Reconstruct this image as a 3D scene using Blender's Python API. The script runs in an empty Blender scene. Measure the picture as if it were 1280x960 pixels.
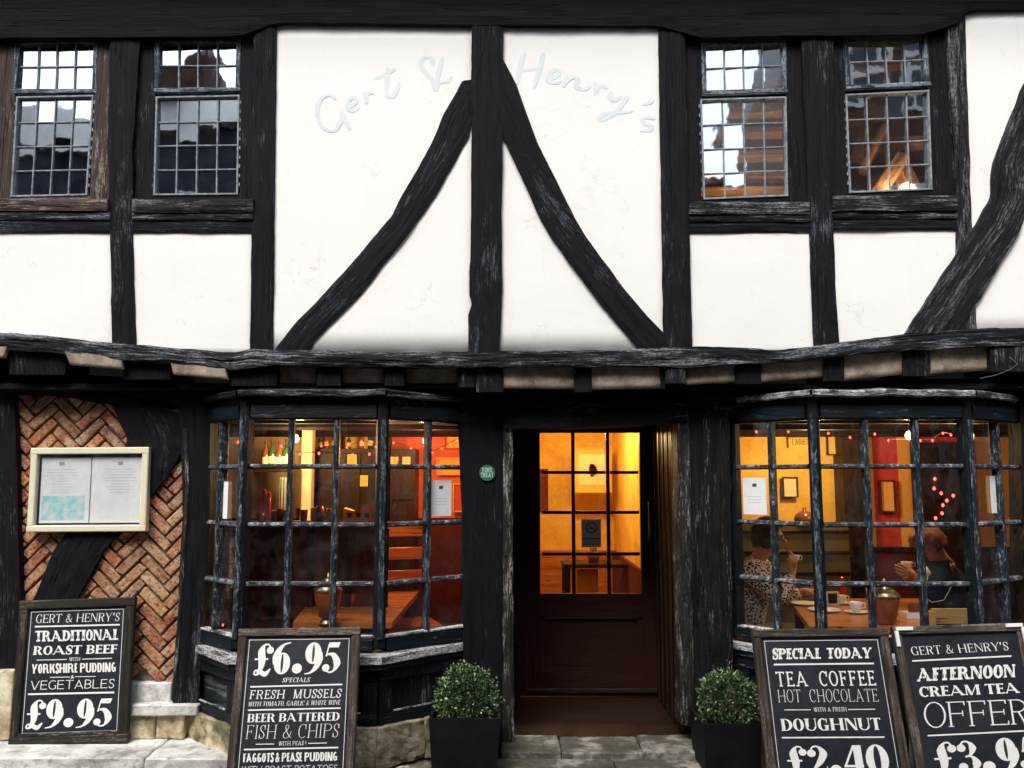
import bpy, bmesh, math, random
from mathutils import Vector, Matrix, noise
R = math.radians
rnd = random.Random(7)
scene = bpy.context.scene
COL = scene.collection

# ------------------------------------------------------------------ camera
CAM = Vector((0.0, -4.8, 1.6)); PITCH = R(6.46); FPX = 1060.0
cd = bpy.data.cameras.new('camera'); cam = bpy.data.objects.new('camera', cd); COL.objects.link(cam)
cam.location = CAM; cam.rotation_euler = (R(90) + PITCH, 0, 0)
cd.sensor_width = 36; cd.lens = FPX / 1280 * 36; cd.clip_end = 500; cd.clip_start = 0.05
scene.camera = cam

# ------------------------------------------------------------------ world, sun, exposure
SUN_EL, SUN_AZ = R(52), R(200)       # from behind the viewer, a little to the left
w = bpy.data.worlds.new('World'); scene.world = w; w.use_nodes = True
nt = w.node_tree; nt.nodes.clear()
sky = nt.nodes.new('ShaderNodeTexSky'); sky.sky_type = 'NISHITA'; sky.sun_disc = False
sky.sun_elevation = SUN_EL; sky.sun_rotation = SUN_AZ; sky.dust_density = 3.0; sky.air_density = 1.2
hs = nt.nodes.new('ShaderNodeHueSaturation'); hs.inputs['Saturation'].default_value = 0.42
bg = nt.nodes.new('ShaderNodeBackground'); bg.inputs['Strength'].default_value = 0.15
ou = nt.nodes.new('ShaderNodeOutputWorld')
nt.links.new(sky.outputs[0], hs.inputs['Color']); nt.links.new(hs.outputs[0], bg.inputs[0]); nt.links.new(bg.outputs[0], ou.inputs[0])
sl = bpy.data.lights.new('sun', 'SUN'); sl.energy = 1.5; sl.angle = R(25); sl.color = (1.0, 0.96, 0.9)
so = bpy.data.objects.new('sun', sl); COL.objects.link(so)
# light travels along -dir ; azimuth measured like the sky texture (0 = +Y, clockwise)
sd = Vector((math.sin(SUN_AZ) * math.cos(SUN_EL), math.cos(SUN_AZ) * math.cos(SUN_EL), math.sin(SUN_EL)))
so.rotation_euler = sd.to_track_quat('Z', 'Y').to_euler(); so.location = (0, -4, 9)
scene.view_settings.view_transform = 'Standard'; scene.view_settings.look = 'None'
scene.view_settings.exposure = 0.95; scene.view_settings.gamma = 1.0
scene.render.engine = 'CYCLES'
scene.cycles.max_bounces = 8; scene.cycles.transparent_max_bounces = 16

# ------------------------------------------------------------------ photo ray -> world
cP, sP = math.cos(PITCH), math.sin(PITCH)
def ray(u, v):
    x = (u - 640) / FPX; t = (480 - v) / FPX
    return Vector((x, cP - t * sP, t * cP + sP))
def P(u, v, Y):                      # the point of the plane y = Y seen at photo pixel (u, v)
    d = ray(u, v); k = (Y - CAM.y) / d.y
    return CAM + d * k
def PZ(u, v, z):                     # on the level z
    d = ray(u, v); k = (z - CAM.z) / d.z
    return CAM + d * k
def Zof(v, Y): return P(640, v, Y).z
def Xof(u, Y, v=600): return P(u, v, Y).x

# ------------------------------------------------------------------ objects
def tag(o, label=None, cat=None, group=None, kind=None):
    if label: o['label'] = label
    if cat: o['category'] = cat
    if group: o['group'] = group
    if kind: o['kind'] = kind
    return o
def empty(name, loc=(0, 0, 0), parent=None, rz=0):
    o = bpy.data.objects.new(name, None); COL.objects.link(o); o.location = loc; o.rotation_euler.z = rz
    o.empty_display_size = 0.1
    if parent: o.parent = parent; o.matrix_parent_inverse = wmat(parent).inverted()
    return o
def wmat(o):
    m = Matrix.Translation(o.location) @ o.rotation_euler.to_matrix().to_4x4()
    return wmat(o.parent) @ o.matrix_parent_inverse @ m if o.parent else m
def mobj(name, me, parent=None, loc=(0, 0, 0)):          # meshes are written in world coordinates
    o = bpy.data.objects.new(name, me); COL.objects.link(o); o.location = loc
    if parent: o.parent = parent; o.matrix_parent_inverse = wmat(parent).inverted()
    return o
def mk(name, verts, faces, mat, parent=None, uvs=None, smooth=False):
    me = bpy.data.meshes.new(name); me.from_pydata([tuple(v) for v in verts], [], faces)
    if uvs is not None:
        uvl = me.uv_layers.new(name='UVMap')
        for li, l in enumerate(me.loops): uvl.data[li].uv = uvs[l.vertex_index]
    if smooth: me.polygons.foreach_set('use_smooth', [True] * len(me.polygons))
    me.materials.append(mat); me.update()
    return mobj(name, me, parent)
def fix_normals(me):
    bm = bmesh.new(); bm.from_mesh(me); bmesh.ops.recalc_face_normals(bm, faces=bm.faces); bm.to_mesh(me); bm.free()

class MB:                            # collects pieces of ONE part, with a uv running along each piece
    def __init__(s): s.v = []; s.f = []; s.uv = []; s.m = []
    def add(s, vs, fs, uvs=None, mi=0):
        b = len(s.v); s.v += [Vector(x) for x in vs]; s.f += [tuple(i + b for i in f) for f in fs]
        s.uv += uvs if uvs else [(x[0], x[2]) for x in vs]; s.m += [mi] * len(fs)
        return s
    def hexa(s, p, mi=0, uvs=None):  # 8 corners: bottom 4 (ccw), top 4
        s.add(p, [(0, 3, 2, 1), (4, 5, 6, 7), (0, 1, 5, 4), (1, 2, 6, 5), (2, 3, 7, 6), (3, 0, 4, 7)], uvs, mi); return s
    def box(s, x0, x1, y0, y1, z0, z1, mi=0):
        long_z = (z1 - z0) > max(x1 - x0, y1 - y0)
        p = [(x0, y0, z0), (x1, y0, z0), (x1, y1, z0), (x0, y1, z0), (x0, y0, z1), (x1, y0, z1), (x1, y1, z1), (x0, y1, z1)]
        if long_z: uv = [(q[0] + q[1], q[2]) for q in p]
        elif (x1 - x0) >= (y1 - y0): uv = [(q[2] + q[1], q[0]) for q in p]
        else: uv = [(q[2] + q[0], q[1]) for q in p]
        return s.hexa(p, mi, uv)
    def bar(s, a, b, w, h, up=(0, 0, 1), ch=0.0, mi=0):   # chamfered bar from a to b, w across, h along up
        a = Vector(a); b = Vector(b); d = (b - a); L = d.length; d.normalize()
        upv = Vector(up); sx = d.cross(upv).normalized(); sy = sx.cross(d).normalized()
        c = ch if ch else min(w, h) * 0.14
        prof = [(-w/2+c, -h/2), (w/2-c, -h/2), (w/2, -h/2+c), (w/2, h/2-c), (w/2-c, h/2), (-w/2+c, h/2), (-w/2, h/2-c), (-w/2, -h/2+c)]
        vs = []; uv = []; acc = 0; o0 = rnd.random() * 9
        for e, q in ((0, a), (1, b)):
            acc = 0
            for i, (px, py) in enumerate(prof):
                vs.append(q + sx * px + sy * py)
                uv.append((px + py * 0.7 + o0, e * L + o0))
        fs = [(i, (i+1) % 8, (i+1) % 8 + 8, i + 8) for i in range(8)] + [tuple(range(7, -1, -1)), tuple(range(8, 16))]
        return s.add(vs, fs, uv, mi)
    def tube(s, pts, r, n=8, mi=0, caps=True):
        pts = [Vector(p) for p in pts]; rs = r if isinstance(r, (list, tuple)) else [r] * len(pts)
        vs = []; fs = []; prev = None
        for i, p in enumerate(pts):
            d = (pts[min(i+1, len(pts)-1)] - pts[max(i-1, 0)]).normalized()
            ref = prev if prev is not None else (Vector((0, 0, 1)) if abs(d.z) < 0.9 else Vector((1, 0, 0)))
            x = (ref - d * ref.dot(d)).normalized(); prev = x; y = d.cross(x)
            for k in range(n):
                a = 2 * math.pi * k / n; vs.append(p + (x * math.cos(a) + y * math.sin(a)) * rs[i])
        for i in range(len(pts) - 1):
            for k in range(n): fs.append((i*n+k, i*n+(k+1) % n, (i+1)*n+(k+1) % n, (i+1)*n+k))
        if caps: fs += [tuple(range(n-1, -1, -1)), tuple(range((len(pts)-1)*n, len(pts)*n))]
        return s.add(vs, fs, None, mi)
    def lathe(s, c, prof, n=20, mi=0):
        c = Vector(c); vs = []; fs = []
        for r_, z in prof:
            for k in range(n):
                a = 2 * math.pi * k / n; vs.append(c + Vector((r_ * math.cos(a), r_ * math.sin(a), z)))
        for i in range(len(prof) - 1):
            for k in range(n): fs.append((i*n+k, i*n+(k+1) % n, (i+1)*n+(k+1) % n, (i+1)*n+k))
        return s.add(vs, fs, None, mi)
    def build(s, name, mats, parent=None, smooth=False):
        if not isinstance(mats, (list, tuple)): mats = [mats]
        me = bpy.data.meshes.new(name); me.from_pydata([tuple(v) for v in s.v], [], s.f)
        uvl = me.uv_layers.new(name='UVMap')
        for li, l in enumerate(me.loops): uvl.data[li].uv = s.uv[l.vertex_index][:2]
        for m in mats: me.materials.append(m)
        for i, p in enumerate(me.polygons): p.material_index = s.m[i]; p.use_smooth = smooth
        me.update(); fix_normals(me)
        return mobj(name, me, parent)

# ------------------------------------------------------------------ materials
class NM:
    def __init__(s, name):
        s.mat = bpy.data.materials.new(name); s.mat.use_nodes = True; s.t = s.mat.node_tree; s.t.nodes.clear()
        s.out = s.n('ShaderNodeOutputMaterial')
    def n(s, typ, **kw):
        nd = s.t.nodes.new(typ)
        for k, v in kw.items(): setattr(nd, k, v)
        return nd
    def l(s, a, b): s.t.links.new(a, b)
    def setin(s, node, key, val):
        if hasattr(val, 'is_linked') or hasattr(val, 'links'): s.l(val, node.inputs[key])
        else: node.inputs[key].default_value = val
    def mapv(s, vec, scale, offset_rand=True):
        m = s.n('ShaderNodeMapping'); s.l(vec, m.inputs['Vector']); m.inputs['Scale'].default_value = scale
        if offset_rand:
            oi = s.n('ShaderNodeObjectInfo'); mu = s.n('ShaderNodeMath', operation='MULTIPLY'); s.l(oi.outputs['Random'], mu.inputs[0]); mu.inputs[1].default_value = 37.0
            cx = s.n('ShaderNodeCombineXYZ')
            for i in range(3): s.l(mu.outputs[0], cx.inputs[i])
            s.l(cx.outputs[0], m.inputs['Location'])
        return m.outputs[0]
    def noise(s, vec, scale, detail=6, rough=0.6):
        nz = s.n('ShaderNodeTexNoise'); nz.inputs['Scale'].default_value = scale; nz.inputs['Detail'].default_value = detail; nz.inputs['Roughness'].default_value = rough
        if vec is not None: s.l(vec, nz.inputs['Vector'])
        return nz.outputs['Fac']
    def ramp(s, fac, stops, interp='LINEAR'):
        r = s.n('ShaderNodeValToRGB'); s.l(fac, r.inputs[0]); cr = r.color_ramp; cr.interpolation = interp
        while len(cr.elements) < len(stops): cr.elements.new(0.5)
        for e, (p, c) in zip(cr.elements, stops):
            e.position = p; e.color = (c if isinstance(c, (list, tuple)) else (c, c, c)) + ((1,) if not isinstance(c, (list, tuple)) or len(c) == 3 else ()) if isinstance(c, tuple) else (c, c, c, 1)
        return r.outputs[0]
    def math(s, op, a, b):
        m = s.n('ShaderNodeMath', operation=op); s.setin(m, 0, a); s.setin(m, 1, b); return m.outputs[0]
    def mix(s, fac, a, b):
        m = s.n('ShaderNodeMix', data_type='RGBA'); s.setin(m, 0, fac)
        s.setin(m, 6, a if not isinstance(a, tuple) else a + (1,)); s.setin(m, 7, b if not isinstance(b, tuple) else b + (1,)); return m.outputs[2]
    def bsdf(s, col, rough=0.6, spec=0.3, bump=None, bs=0.3, bd=0.01, metal=0.0, **kw):
        b = s.n('ShaderNodeBsdfPrincipled'); s.setin(b, 'Base Color', col if not isinstance(col, tuple) else col + (1,))
        s.setin(b, 'Roughness', rough); b.inputs['Specular IOR Level'].default_value = spec; b.inputs['Metallic'].default_value = metal
        for k, v in kw.items(): b.inputs[k.replace('_', ' ')].default_value = v
        if bump is not None:
            bp = s.n('ShaderNodeBump'); bp.inputs['Strength'].default_value = bs; bp.inputs['Distance'].default_value = bd
            s.l(bump, bp.inputs['Height']); s.l(bp.outputs[0], b.inputs['Normal'])
        s.l(b.outputs[0], s.out.inputs[0]); return s.mat

def wood(name, dark, mid, light, wear=0.5, edge=(0.35, 0.36, 0.37), gx=55, gy=3.2, rough=0.6, bs=0.8, wscale=1.6, lx=5.0, sharp=9.0, spec=0.18):
    """painted/tarred old timber: long grain cracks along v of the uv, worn patches where the paint has gone."""
    m = NM(name); uv = m.n('ShaderNodeUVMap').outputs[0]
    g = m.noise(m.mapv(uv, (gx, gy, 1)), 1.0, 8, 0.65)
    g2 = m.noise(m.mapv(uv, (gx * 3.5, gy * 2.2, 1)), 1.0, 4, 0.6)
    lo = m.noise(m.mapv(uv, (lx, wscale, 1)), 1.0, 6, 0.7)
    base = m.ramp(g, [(0.3, dark), (0.62, mid), (0.85, light)])
    s_ = m.math('ADD', m.math('MULTIPLY', lo, 1.1), m.math('MULTIPLY', g2, 0.75))
    s_ = m.math('ADD', s_, m.math('MULTIPLY', g, 0.4))
    k = 1.36 - wear * 0.42
    wm = m.ramp(s_, [(min(k / 2.3 * 1.0, 0.99), 0.0), (min(k / 2.3 + 0.06, 1.0), 1.0)]) if False else None
    d = m.math('MULTIPLY', m.math('SUBTRACT', s_, k), sharp)
    cl = m.n('ShaderNodeClamp'); m.l(d, cl.inputs[0])
    fl = m.ramp(m.noise(m.mapv(uv, (150, 45, 1)), 1.0, 5, 0.7), [(0.42, 0.12), (0.56, 1.0)]); wm = m.math('MULTIPLY', cl.outputs[0], fl)
    col = m.mix(wm, base, edge)
    ck = m.noise(m.mapv(uv, (gx * 0.35, gy * 0.16, 1)), 1.0, 3, 0.5)
    cm = m.ramp(m.math('ABSOLUTE', m.math('SUBTRACT', ck, 0.5), 0.0), [(0.0, 1.0), (0.011, 0.0)])
    col = m.mix(m.math('MULTIPLY', cm, 0.85), col, (0.002, 0.002, 0.002))
    h = m.math('SUBTRACT', m.math('ADD', m.math('MULTIPLY', g, 0.7), m.math('MULTIPLY', g2, 0.4)), m.math('MULTIPLY', cm, 0.8))
    return m.bsdf(col, m.ramp(wm, [(0.0, rough), (1.0, 0.9)]), spec, h, bs, 0.012)

def noisy(name, c1, c2, scale=6, rough=0.8, bs=0.25, bd=0.01, spec=0.2, c3=None, coord='Object', lo=0.35, hi=0.65, metal=0.0, rnd_obj=True):
    m = NM(name); tc = m.n('ShaderNodeTexCoord').outputs[coord]
    v = m.mapv(tc, (1, 1, 1), rnd_obj)
    a = m.noise(v, scale, 8, 0.62); b = m.noise(v, scale * 9, 4, 0.6)
    s_ = m.math('ADD', m.math('MULTIPLY', a, 0.75), m.math('MULTIPLY', b, 0.25))
    st = [(lo, c1), (hi, c2)] + ([(min(hi + 0.1, 0.98), c3)] if c3 else [])
    col = m.ramp(s_, st)
    return m.bsdf(col, rough, spec, s_, bs, bd, metal)

def plain(name, col, rough=0.5, spec=0.4, metal=0.0, **kw):
    m = NM(name); tc = m.n('ShaderNodeTexCoord').outputs['Object']
    a = m.noise(tc, 14, 5, 0.6)
    c = m.mix(a, tuple(x * 0.86 for x in col), tuple(min(1, x * 1.12) for x in col))
    return m.bsdf(c, rough, spec, a, 0.08, 0.004, metal, **kw)

M = {}
M['timber'] = wood('black_timber', (0.003, 0.003, 0.005), (0.0055, 0.0056, 0.009), (0.017, 0.019, 0.027), 0.27, (0.13, 0.145, 0.18), rough=0.75, gx=80, gy=5)
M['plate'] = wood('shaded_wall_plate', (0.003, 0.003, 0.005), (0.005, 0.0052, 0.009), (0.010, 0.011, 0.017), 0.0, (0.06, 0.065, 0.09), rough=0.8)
M['timber_worn'] = wood('worn_timber', (0.0035, 0.004, 0.0055), (0.009, 0.010, 0.014), (0.06, 0.067, 0.085), 0.54, (0.27, 0.285, 0.32), rough=0.7, wscale=1.6, lx=12, gx=85, gy=4)
M['timber_bleached'] = wood('bleached_timber', (0.004, 0.004, 0.006), (0.013, 0.013, 0.017), (0.055, 0.054, 0.064), 0.5, (0.2, 0.195, 0.21), rough=0.75, lx=12, gx=90, gy=7)
M['pier'] = wood('flaking_black_pier', (0.004, 0.0045, 0.005), (0.010, 0.011, 0.011), (0.045, 0.045, 0.042), 0.27, (0.33, 0.32, 0.3), rough=0.7, lx=17, wscale=2.2, gx=90, gy=6)
M['timber_brown'] = wood('brown_timber', (0.02, 0.013, 0.013), (0.07, 0.045, 0.038), (0.17, 0.12, 0.1), 0.5, (0.34, 0.27, 0.24))
M['jamb'] = wood('flaking_jamb_paint', (0.008, 0.008, 0.008), (0.03, 0.029, 0.025), (0.12, 0.115, 0.1), 0.42, (0.4, 0.38, 0.34), gx=110, gy=8, wscale=3.2, lx=26)
M['paint'] = wood('blue_black_paint', (0.003, 0.005, 0.0075), (0.007, 0.012, 0.016), (0.022, 0.032, 0.04), 0.22, (0.16, 0.19, 0.23), gx=110, gy=8, rough=0.5, wscale=7, bs=0.5, lx=30, sharp=7)
M['paint_worn'] = wood('worn_blue_paint', (0.005, 0.009, 0.013), (0.016, 0.027, 0.037), (0.075, 0.105, 0.135), 0.52, (0.34, 0.38, 0.43), gx=190, gy=18, rough=0.5, wscale=14, bs=0.6, lx=60, sharp=6)
M['transompaint'] = wood('flaking_transom_paint', (0.008, 0.012, 0.016), (0.04, 0.052, 0.065), (0.2, 0.225, 0.25), 0.58, (0.42, 0.44, 0.47), gx=150, gy=20, wscale=20, lx=60, sharp=6)
M['sillpaint'] = wood('peeled_white_sill', (0.01, 0.014, 0.017), (0.06, 0.07, 0.08), (0.32, 0.33, 0.345), 0.85, (0.68, 0.68, 0.69), gx=70, gy=6, wscale=5, lx=24, sharp=9)
M['cornice'] = wood('cornice_paint', (0.01, 0.012, 0.015), (0.06, 0.065, 0.075), (0.3, 0.31, 0.33), 0.74, (0.6, 0.6, 0.61), gx=110, gy=8, wscale=8, lx=40, sharp=8)
M['panelgreen'] = wood('dark_green_panel', (0.007, 0.011, 0.0125), (0.013, 0.02, 0.022), (0.026, 0.034, 0.036), 0.35, (0.22, 0.24, 0.25), gx=60, rough=0.4, bs=0.3)
M['lead'] = noisy('pale_glazing_bar', (0.10, 0.115, 0.14), (0.36, 0.38, 0.41), 30, 0.6, 0.3, 0.003)
M['upper_sash'] = wood('blue_sash_paint', (0.008, 0.014, 0.024), (0.018, 0.03, 0.048), (0.05, 0.075, 0.11), 0.66, (0.3, 0.34, 0.4), gx=90, rough=0.5, wscale=4, bs=0.4, lx=20)
M['mortar'] = noisy('lime_mortar', (0.12, 0.10, 0.085), (0.6, 0.54, 0.46), 3.5, 0.95, 0.8, 0.01, 0.1)
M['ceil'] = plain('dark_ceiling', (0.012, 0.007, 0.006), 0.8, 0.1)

def plaster_mat(name, c1, c2, stain):
    m = NM(name); tc = m.n('ShaderNodeTexCoord').outputs['Object']
    a = m.noise(tc, 1.3, 6, 0.6); b = m.noise(tc, 16, 6, 0.6); c = m.noise(m.mapv(tc, (1, 1, 1)), 3.1, 8, 0.7)
    col = m.mix(a, c1, c2); st = m.ramp(c, [(0.62, 0.0), (0.8, 0.5)])
    col = m.mix(st, col, stain)
    rn = m.ramp(m.noise(m.mapv(tc, (14, 1, 1.1)), 1.0, 6, .65), [(.6, 0.0), (.78, .35)]); col = m.mix(rn, col, stain)
    vo = m.n('ShaderNodeTexVoronoi', feature='DISTANCE_TO_EDGE'); vo.inputs['Scale'].default_value = 1.5
    wv = m.n('ShaderNodeVectorMath', operation='ADD'); nc = m.n('ShaderNodeTexNoise'); nc.inputs['Scale'].default_value = 3.0; nc.inputs['Detail'].default_value = 8
    m.l(tc, nc.inputs['Vector']); m.l(nc.outputs['Color'], wv.inputs[0]); m.l(tc, wv.inputs[1]); m.l(wv.outputs[0], vo.inputs['Vector'])
    ck = m.math('MULTIPLY', m.ramp(vo.outputs['Distance'], [(0.0, 1.0), (0.004, 0.0)]), m.ramp(c, [(.48, 0.0), (.56, .4)])); col = m.mix(ck, col, (.35, .33, .3))
    h = m.math('ADD', m.math('MULTIPLY', a, 1.5), m.math('MULTIPLY', b, 0.45))
    return m.bsdf(col, 0.85, 0.15, h, 0.28, 0.012)
M['plaster'] = plaster_mat('white_limewash', (0.81, 0.80, 0.785), (0.87, 0.865, 0.85), (0.70, 0.68, 0.65))
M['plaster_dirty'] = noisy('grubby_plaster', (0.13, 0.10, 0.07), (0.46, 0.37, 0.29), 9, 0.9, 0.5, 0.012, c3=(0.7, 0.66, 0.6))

def brick_mat():
    m = NM('brick_clay'); oi = m.n('ShaderNodeObjectInfo').outputs['Random']; tc = m.n('ShaderNodeTexCoord').outputs['Object']
    v = m.mapv(tc, (1, 1, 1)); a = m.noise(v, 14, 8, 0.7); b = m.noise(v, 70, 4, 0.6)
    base = m.ramp(oi, [(0.0, (0.26, 0.075, 0.04)), (0.2, (0.46, 0.17, 0.075)), (0.4, (0.32, 0.10, 0.06)), (0.6, (0.56, 0.27, 0.12)), (0.8, (0.15, 0.06, 0.045)), (1.0, (0.55, 0.33, 0.18))])
    col = m.mix(m.ramp(a, [(0.42, 0.0), (0.66, 0.8)]), base, (0.66, 0.46, 0.30))
    col = m.mix(m.ramp(b, [(0.36, 0.8), (0.5, 0.0)]), col, (0.05, 0.03, 0.027))
    h = m.math('ADD', a, m.math('MULTIPLY', b, 0.5))
    return m.bsdf(col, 0.9, 0.15, h, 0.9, 0.012)
M['brick'] = brick_mat()
def stone_mat(name, c1, c2, c3, moss=0.4):
    m = NM(name); tc = m.n('ShaderNodeTexCoord').outputs['Object']; v = m.mapv(tc, (1, 1, 1))
    a = m.noise(v, 5, 9, 0.68); b = m.noise(v, 26, 6, 0.65); c = m.noise(v, 2.2, 5, 0.6)
    col = m.ramp(a, [(0.34, c1), (0.5, c2), (0.62, c3)])
    col = m.mix(m.ramp(c, [(0.5, 0.0), (0.62, moss)]), col, (0.045, 0.05, 0.035))
    col = m.mix(m.ramp(b, [(0.3, 0.6), (0.44, 0.0)]), col, (0.05, 0.045, 0.035))
    return m.bsdf(col, 0.88, 0.2, m.math('ADD', a, m.math('MULTIPLY', b, 0.4)), 0.9, 0.02)
M['stone'] = stone_mat('yellow_limestone', (0.12, 0.09, 0.05), (0.48, 0.40, 0.25), (0.78, 0.72, 0.56), 0.6)
M['ledge'] = stone_mat('pale_ledge_stone', (0.3, 0.28, 0.24), (0.66, 0.65, 0.62), (0.8, 0.79, 0.77), 0.2)
M['flag'] = stone_mat('worn_flagstone', (0.045, 0.045, 0.033), (0.10, 0.098, 0.078), (0.34, 0.33, 0.3), 0.45)
M['asphalt'] = noisy('dark_joint_ground', (0.03, 0.03, 0.028), (0.06, 0.06, 0.055), 20, 0.9, 0.6, 0.01)
M['board'] = noisy('chalkboard_black', (0.008, 0.010, 0.015), (0.024, 0.028, 0.037), 4, 0.42, 0.1, 0.002, 0.45)
M['bframe'] = wood('board_frame_wood', (0.025, 0.018, 0.013), (0.07, 0.052, 0.04), (0.13, 0.1, 0.08), 0.5, (0.2, 0.17, 0.15), gx=90, bs=0.4)
M['bframe_dark'] = wood('dark_board_frame', (0.012, 0.011, 0.008), (0.028, 0.026, 0.02), (0.06, 0.055, 0.042), 0.45, (0.14, 0.12, 0.09), gx=90, bs=0.4)
M['ink'] = noisy('white_sign_paint', (0.6, 0.59, 0.57), (0.82, 0.81, 0.79), 26, 0.6, 0.02, lo=.3, hi=.42)
M['paper'] = plain('white_paper', (0.86, 0.86, 0.86), 0.7)
M['grey_ink'] = plain('grey_print', (0.38, 0.4, 0.42), 0.8)
M['darkink'] = plain('dark_print', (0.06, 0.06, 0.07), 0.8)
M['gold'] = plain('champagne_metal', (0.86, 0.8, 0.58), 0.38, 0.5, 0.15)
M['caselining'] = plain('case_lining_blue', (0.02, 0.03, 0.09), 0.5)
M['cyan'] = noisy('cyan_print', (0.30, 0.68, 0.72), (0.75, 0.8, 0.8), 22, 0.7, 0.02, lo=0.42, hi=0.6)
M['paleblue'] = noisy('faded_blue_paint', (0.62, 0.715, 0.75), (0.73, 0.78, 0.79), 12, 0.9, 0.0)
M['green'] = plain('green_sticker', (0.015, 0.14, 0.07), 0.4)
M['planter'] = noisy('matt_black_planter', (0.004, 0.004, 0.006), (0.010, 0.010, 0.013), 9, 0.65, 0.1, 0.003, 0.15)
M['soil'] = noisy('soil', (0.02, 0.014, 0.01), (0.05, 0.035, 0.025), 30, 0.95, 0.8)
M['stem'] = plain('twig', (0.08, 0.06, 0.035), 0.8)
M['steel'] = plain('dull_brass', (0.35, 0.27, 0.16), 0.3, 0.5, 0.9)
M['yellow'] = noisy('ochre_wall', (0.62, 0.33, 0.045), (0.84, 0.58, 0.13), 4, 0.85, 0.15)
M['cream'] = noisy('cream_wall', (0.68, 0.52, 0.28), (0.85, 0.74, 0.5), 4, 0.85, 0.1)
M['coral'] = noisy('coral_wall', (0.72, 0.13, 0.06), (0.82, 0.22, 0.09), 3, 0.85, 0.1)
M['orange'] = noisy('orange_wall', (0.84, 0.40, 0.07), (0.88, 0.48, 0.10), 3, 0.85, 0.1)
M['red'] = noisy('red_wall', (0.46, 0.035, 0.03), (0.66, 0.085, 0.06), 4, 0.8, 0.1)
M['maroon'] = noisy('maroon_upholstery', (0.07, 0.012, 0.012), (0.12, 0.022, 0.02), 8, 0.6, 0.1)
M['darkwood'] = wood('interior_dark_wood', (0.012, 0.006, 0.004), (0.03, 0.014, 0.009), (0.06, 0.03, 0.018), 0.1, (0.1, 0.05, 0.03), rough=0.4, bs=0.2)
M['doorwood'] = wood('red_brown_door', (0.022, 0.006, 0.005), (0.036, 0.010, 0.008), (0.055, 0.017, 0.013), 0.05, (0.09, 0.03, 0.02), rough=0.5, bs=0.2)
M['tablewood'] = wood('polished_orange_table', (0.32, 0.1, 0.025), (0.52, 0.19, 0.05), (0.62, 0.27, 0.08), 0.1, (0.7, 0.4, 0.15), gx=30, rough=0.22, bs=0.1)
M['chairwood'] = wood('pale_chair_wood', (0.45, 0.26, 0.09), (0.62, 0.4, 0.16), (0.72, 0.5, 0.24), 0.1, (0.75, 0.55, 0.3), gx=30, rough=0.35, bs=0.1)
M['beamwood'] = wood('sawn_interior_beam', (0.2, 0.09, 0.035), (0.42, 0.2, 0.08), (0.6, 0.34, 0.14), 0.3, (0.7, 0.5, 0.3), gx=40, rough=0.7)
M['floorwood'] = wood('floor_boards', (0.06, 0.03, 0.02), (0.11, 0.06, 0.035), (0.16, 0.09, 0.05), 0.1, (0.2, 0.12, 0.08), rough=0.35, bs=0.2)
M['china'] = plain('white_china', (0.8, 0.78, 0.74), 0.2, 0.5)
M['amber'] = plain('amber_glassware', (0.35, 0.09, 0.035), 0.12, 0.6)
M['redglass'] = plain('red_glassware', (0.5, 0.03, 0.03), 0.12, 0.6)
M['bottle_brown'] = plain('brown_bottle', (0.16, 0.05, 0.02), 0.12, 0.6)
M['bottle_green'] = plain('green_bottle', (0.03, 0.07, 0.025), 0.12, 0.6)
M['skin'] = noisy('skin', (0.44, 0.21, 0.14), (0.56, 0.30, 0.21), 9, 0.5, 0.1, 0.003, 0.35)
M['navy'] = noisy('navy_wool', (0.012, 0.016, 0.035), (0.02, 0.026, 0.05), 60, 0.85, 0.3, 0.004)
M['cuff'] = plain('white_cuff', (0.75, 0.74, 0.72), 0.8)
M['hair_dark'] = noisy('dark_hair', (0.02, 0.012, 0.008), (0.06, 0.035, 0.022), 40, 0.5, 0.6, 0.006)
M['hair_red'] = noisy('auburn_hair', (0.09, 0.03, 0.018), (0.17, 0.06, 0.035), 40, 0.55, 0.6, 0.006)
M['leopard'] = NM('mottled_knit'); _m = M['leopard']; _tc = _m.n('ShaderNodeTexCoord').outputs['Object']
_vo = _m.n('ShaderNodeTexVoronoi', feature='F1'); _vo.inputs['Scale'].default_value = 62; _m.l(_tc, _vo.inputs['Vector'])
_nn = _m.noise(_tc, 45, 3, 0.5)
_s = _m.math('ADD', _vo.outputs['Distance'], _m.math('MULTIPLY', _nn, 0.5))
M['leopard'] = _m.bsdf(_m.ramp(_s, [(0.70, (0.02, 0.017, 0.018)), (0.76, (0.62, 0.58, 0.5))]), 0.8, 0.2)

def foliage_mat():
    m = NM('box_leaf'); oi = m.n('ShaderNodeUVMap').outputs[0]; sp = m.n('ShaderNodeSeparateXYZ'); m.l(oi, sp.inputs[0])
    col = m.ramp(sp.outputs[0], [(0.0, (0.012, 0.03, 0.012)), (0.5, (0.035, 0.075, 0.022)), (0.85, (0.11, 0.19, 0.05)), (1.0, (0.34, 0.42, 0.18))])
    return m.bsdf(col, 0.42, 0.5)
M['leaf'] = foliage_mat()

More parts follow.
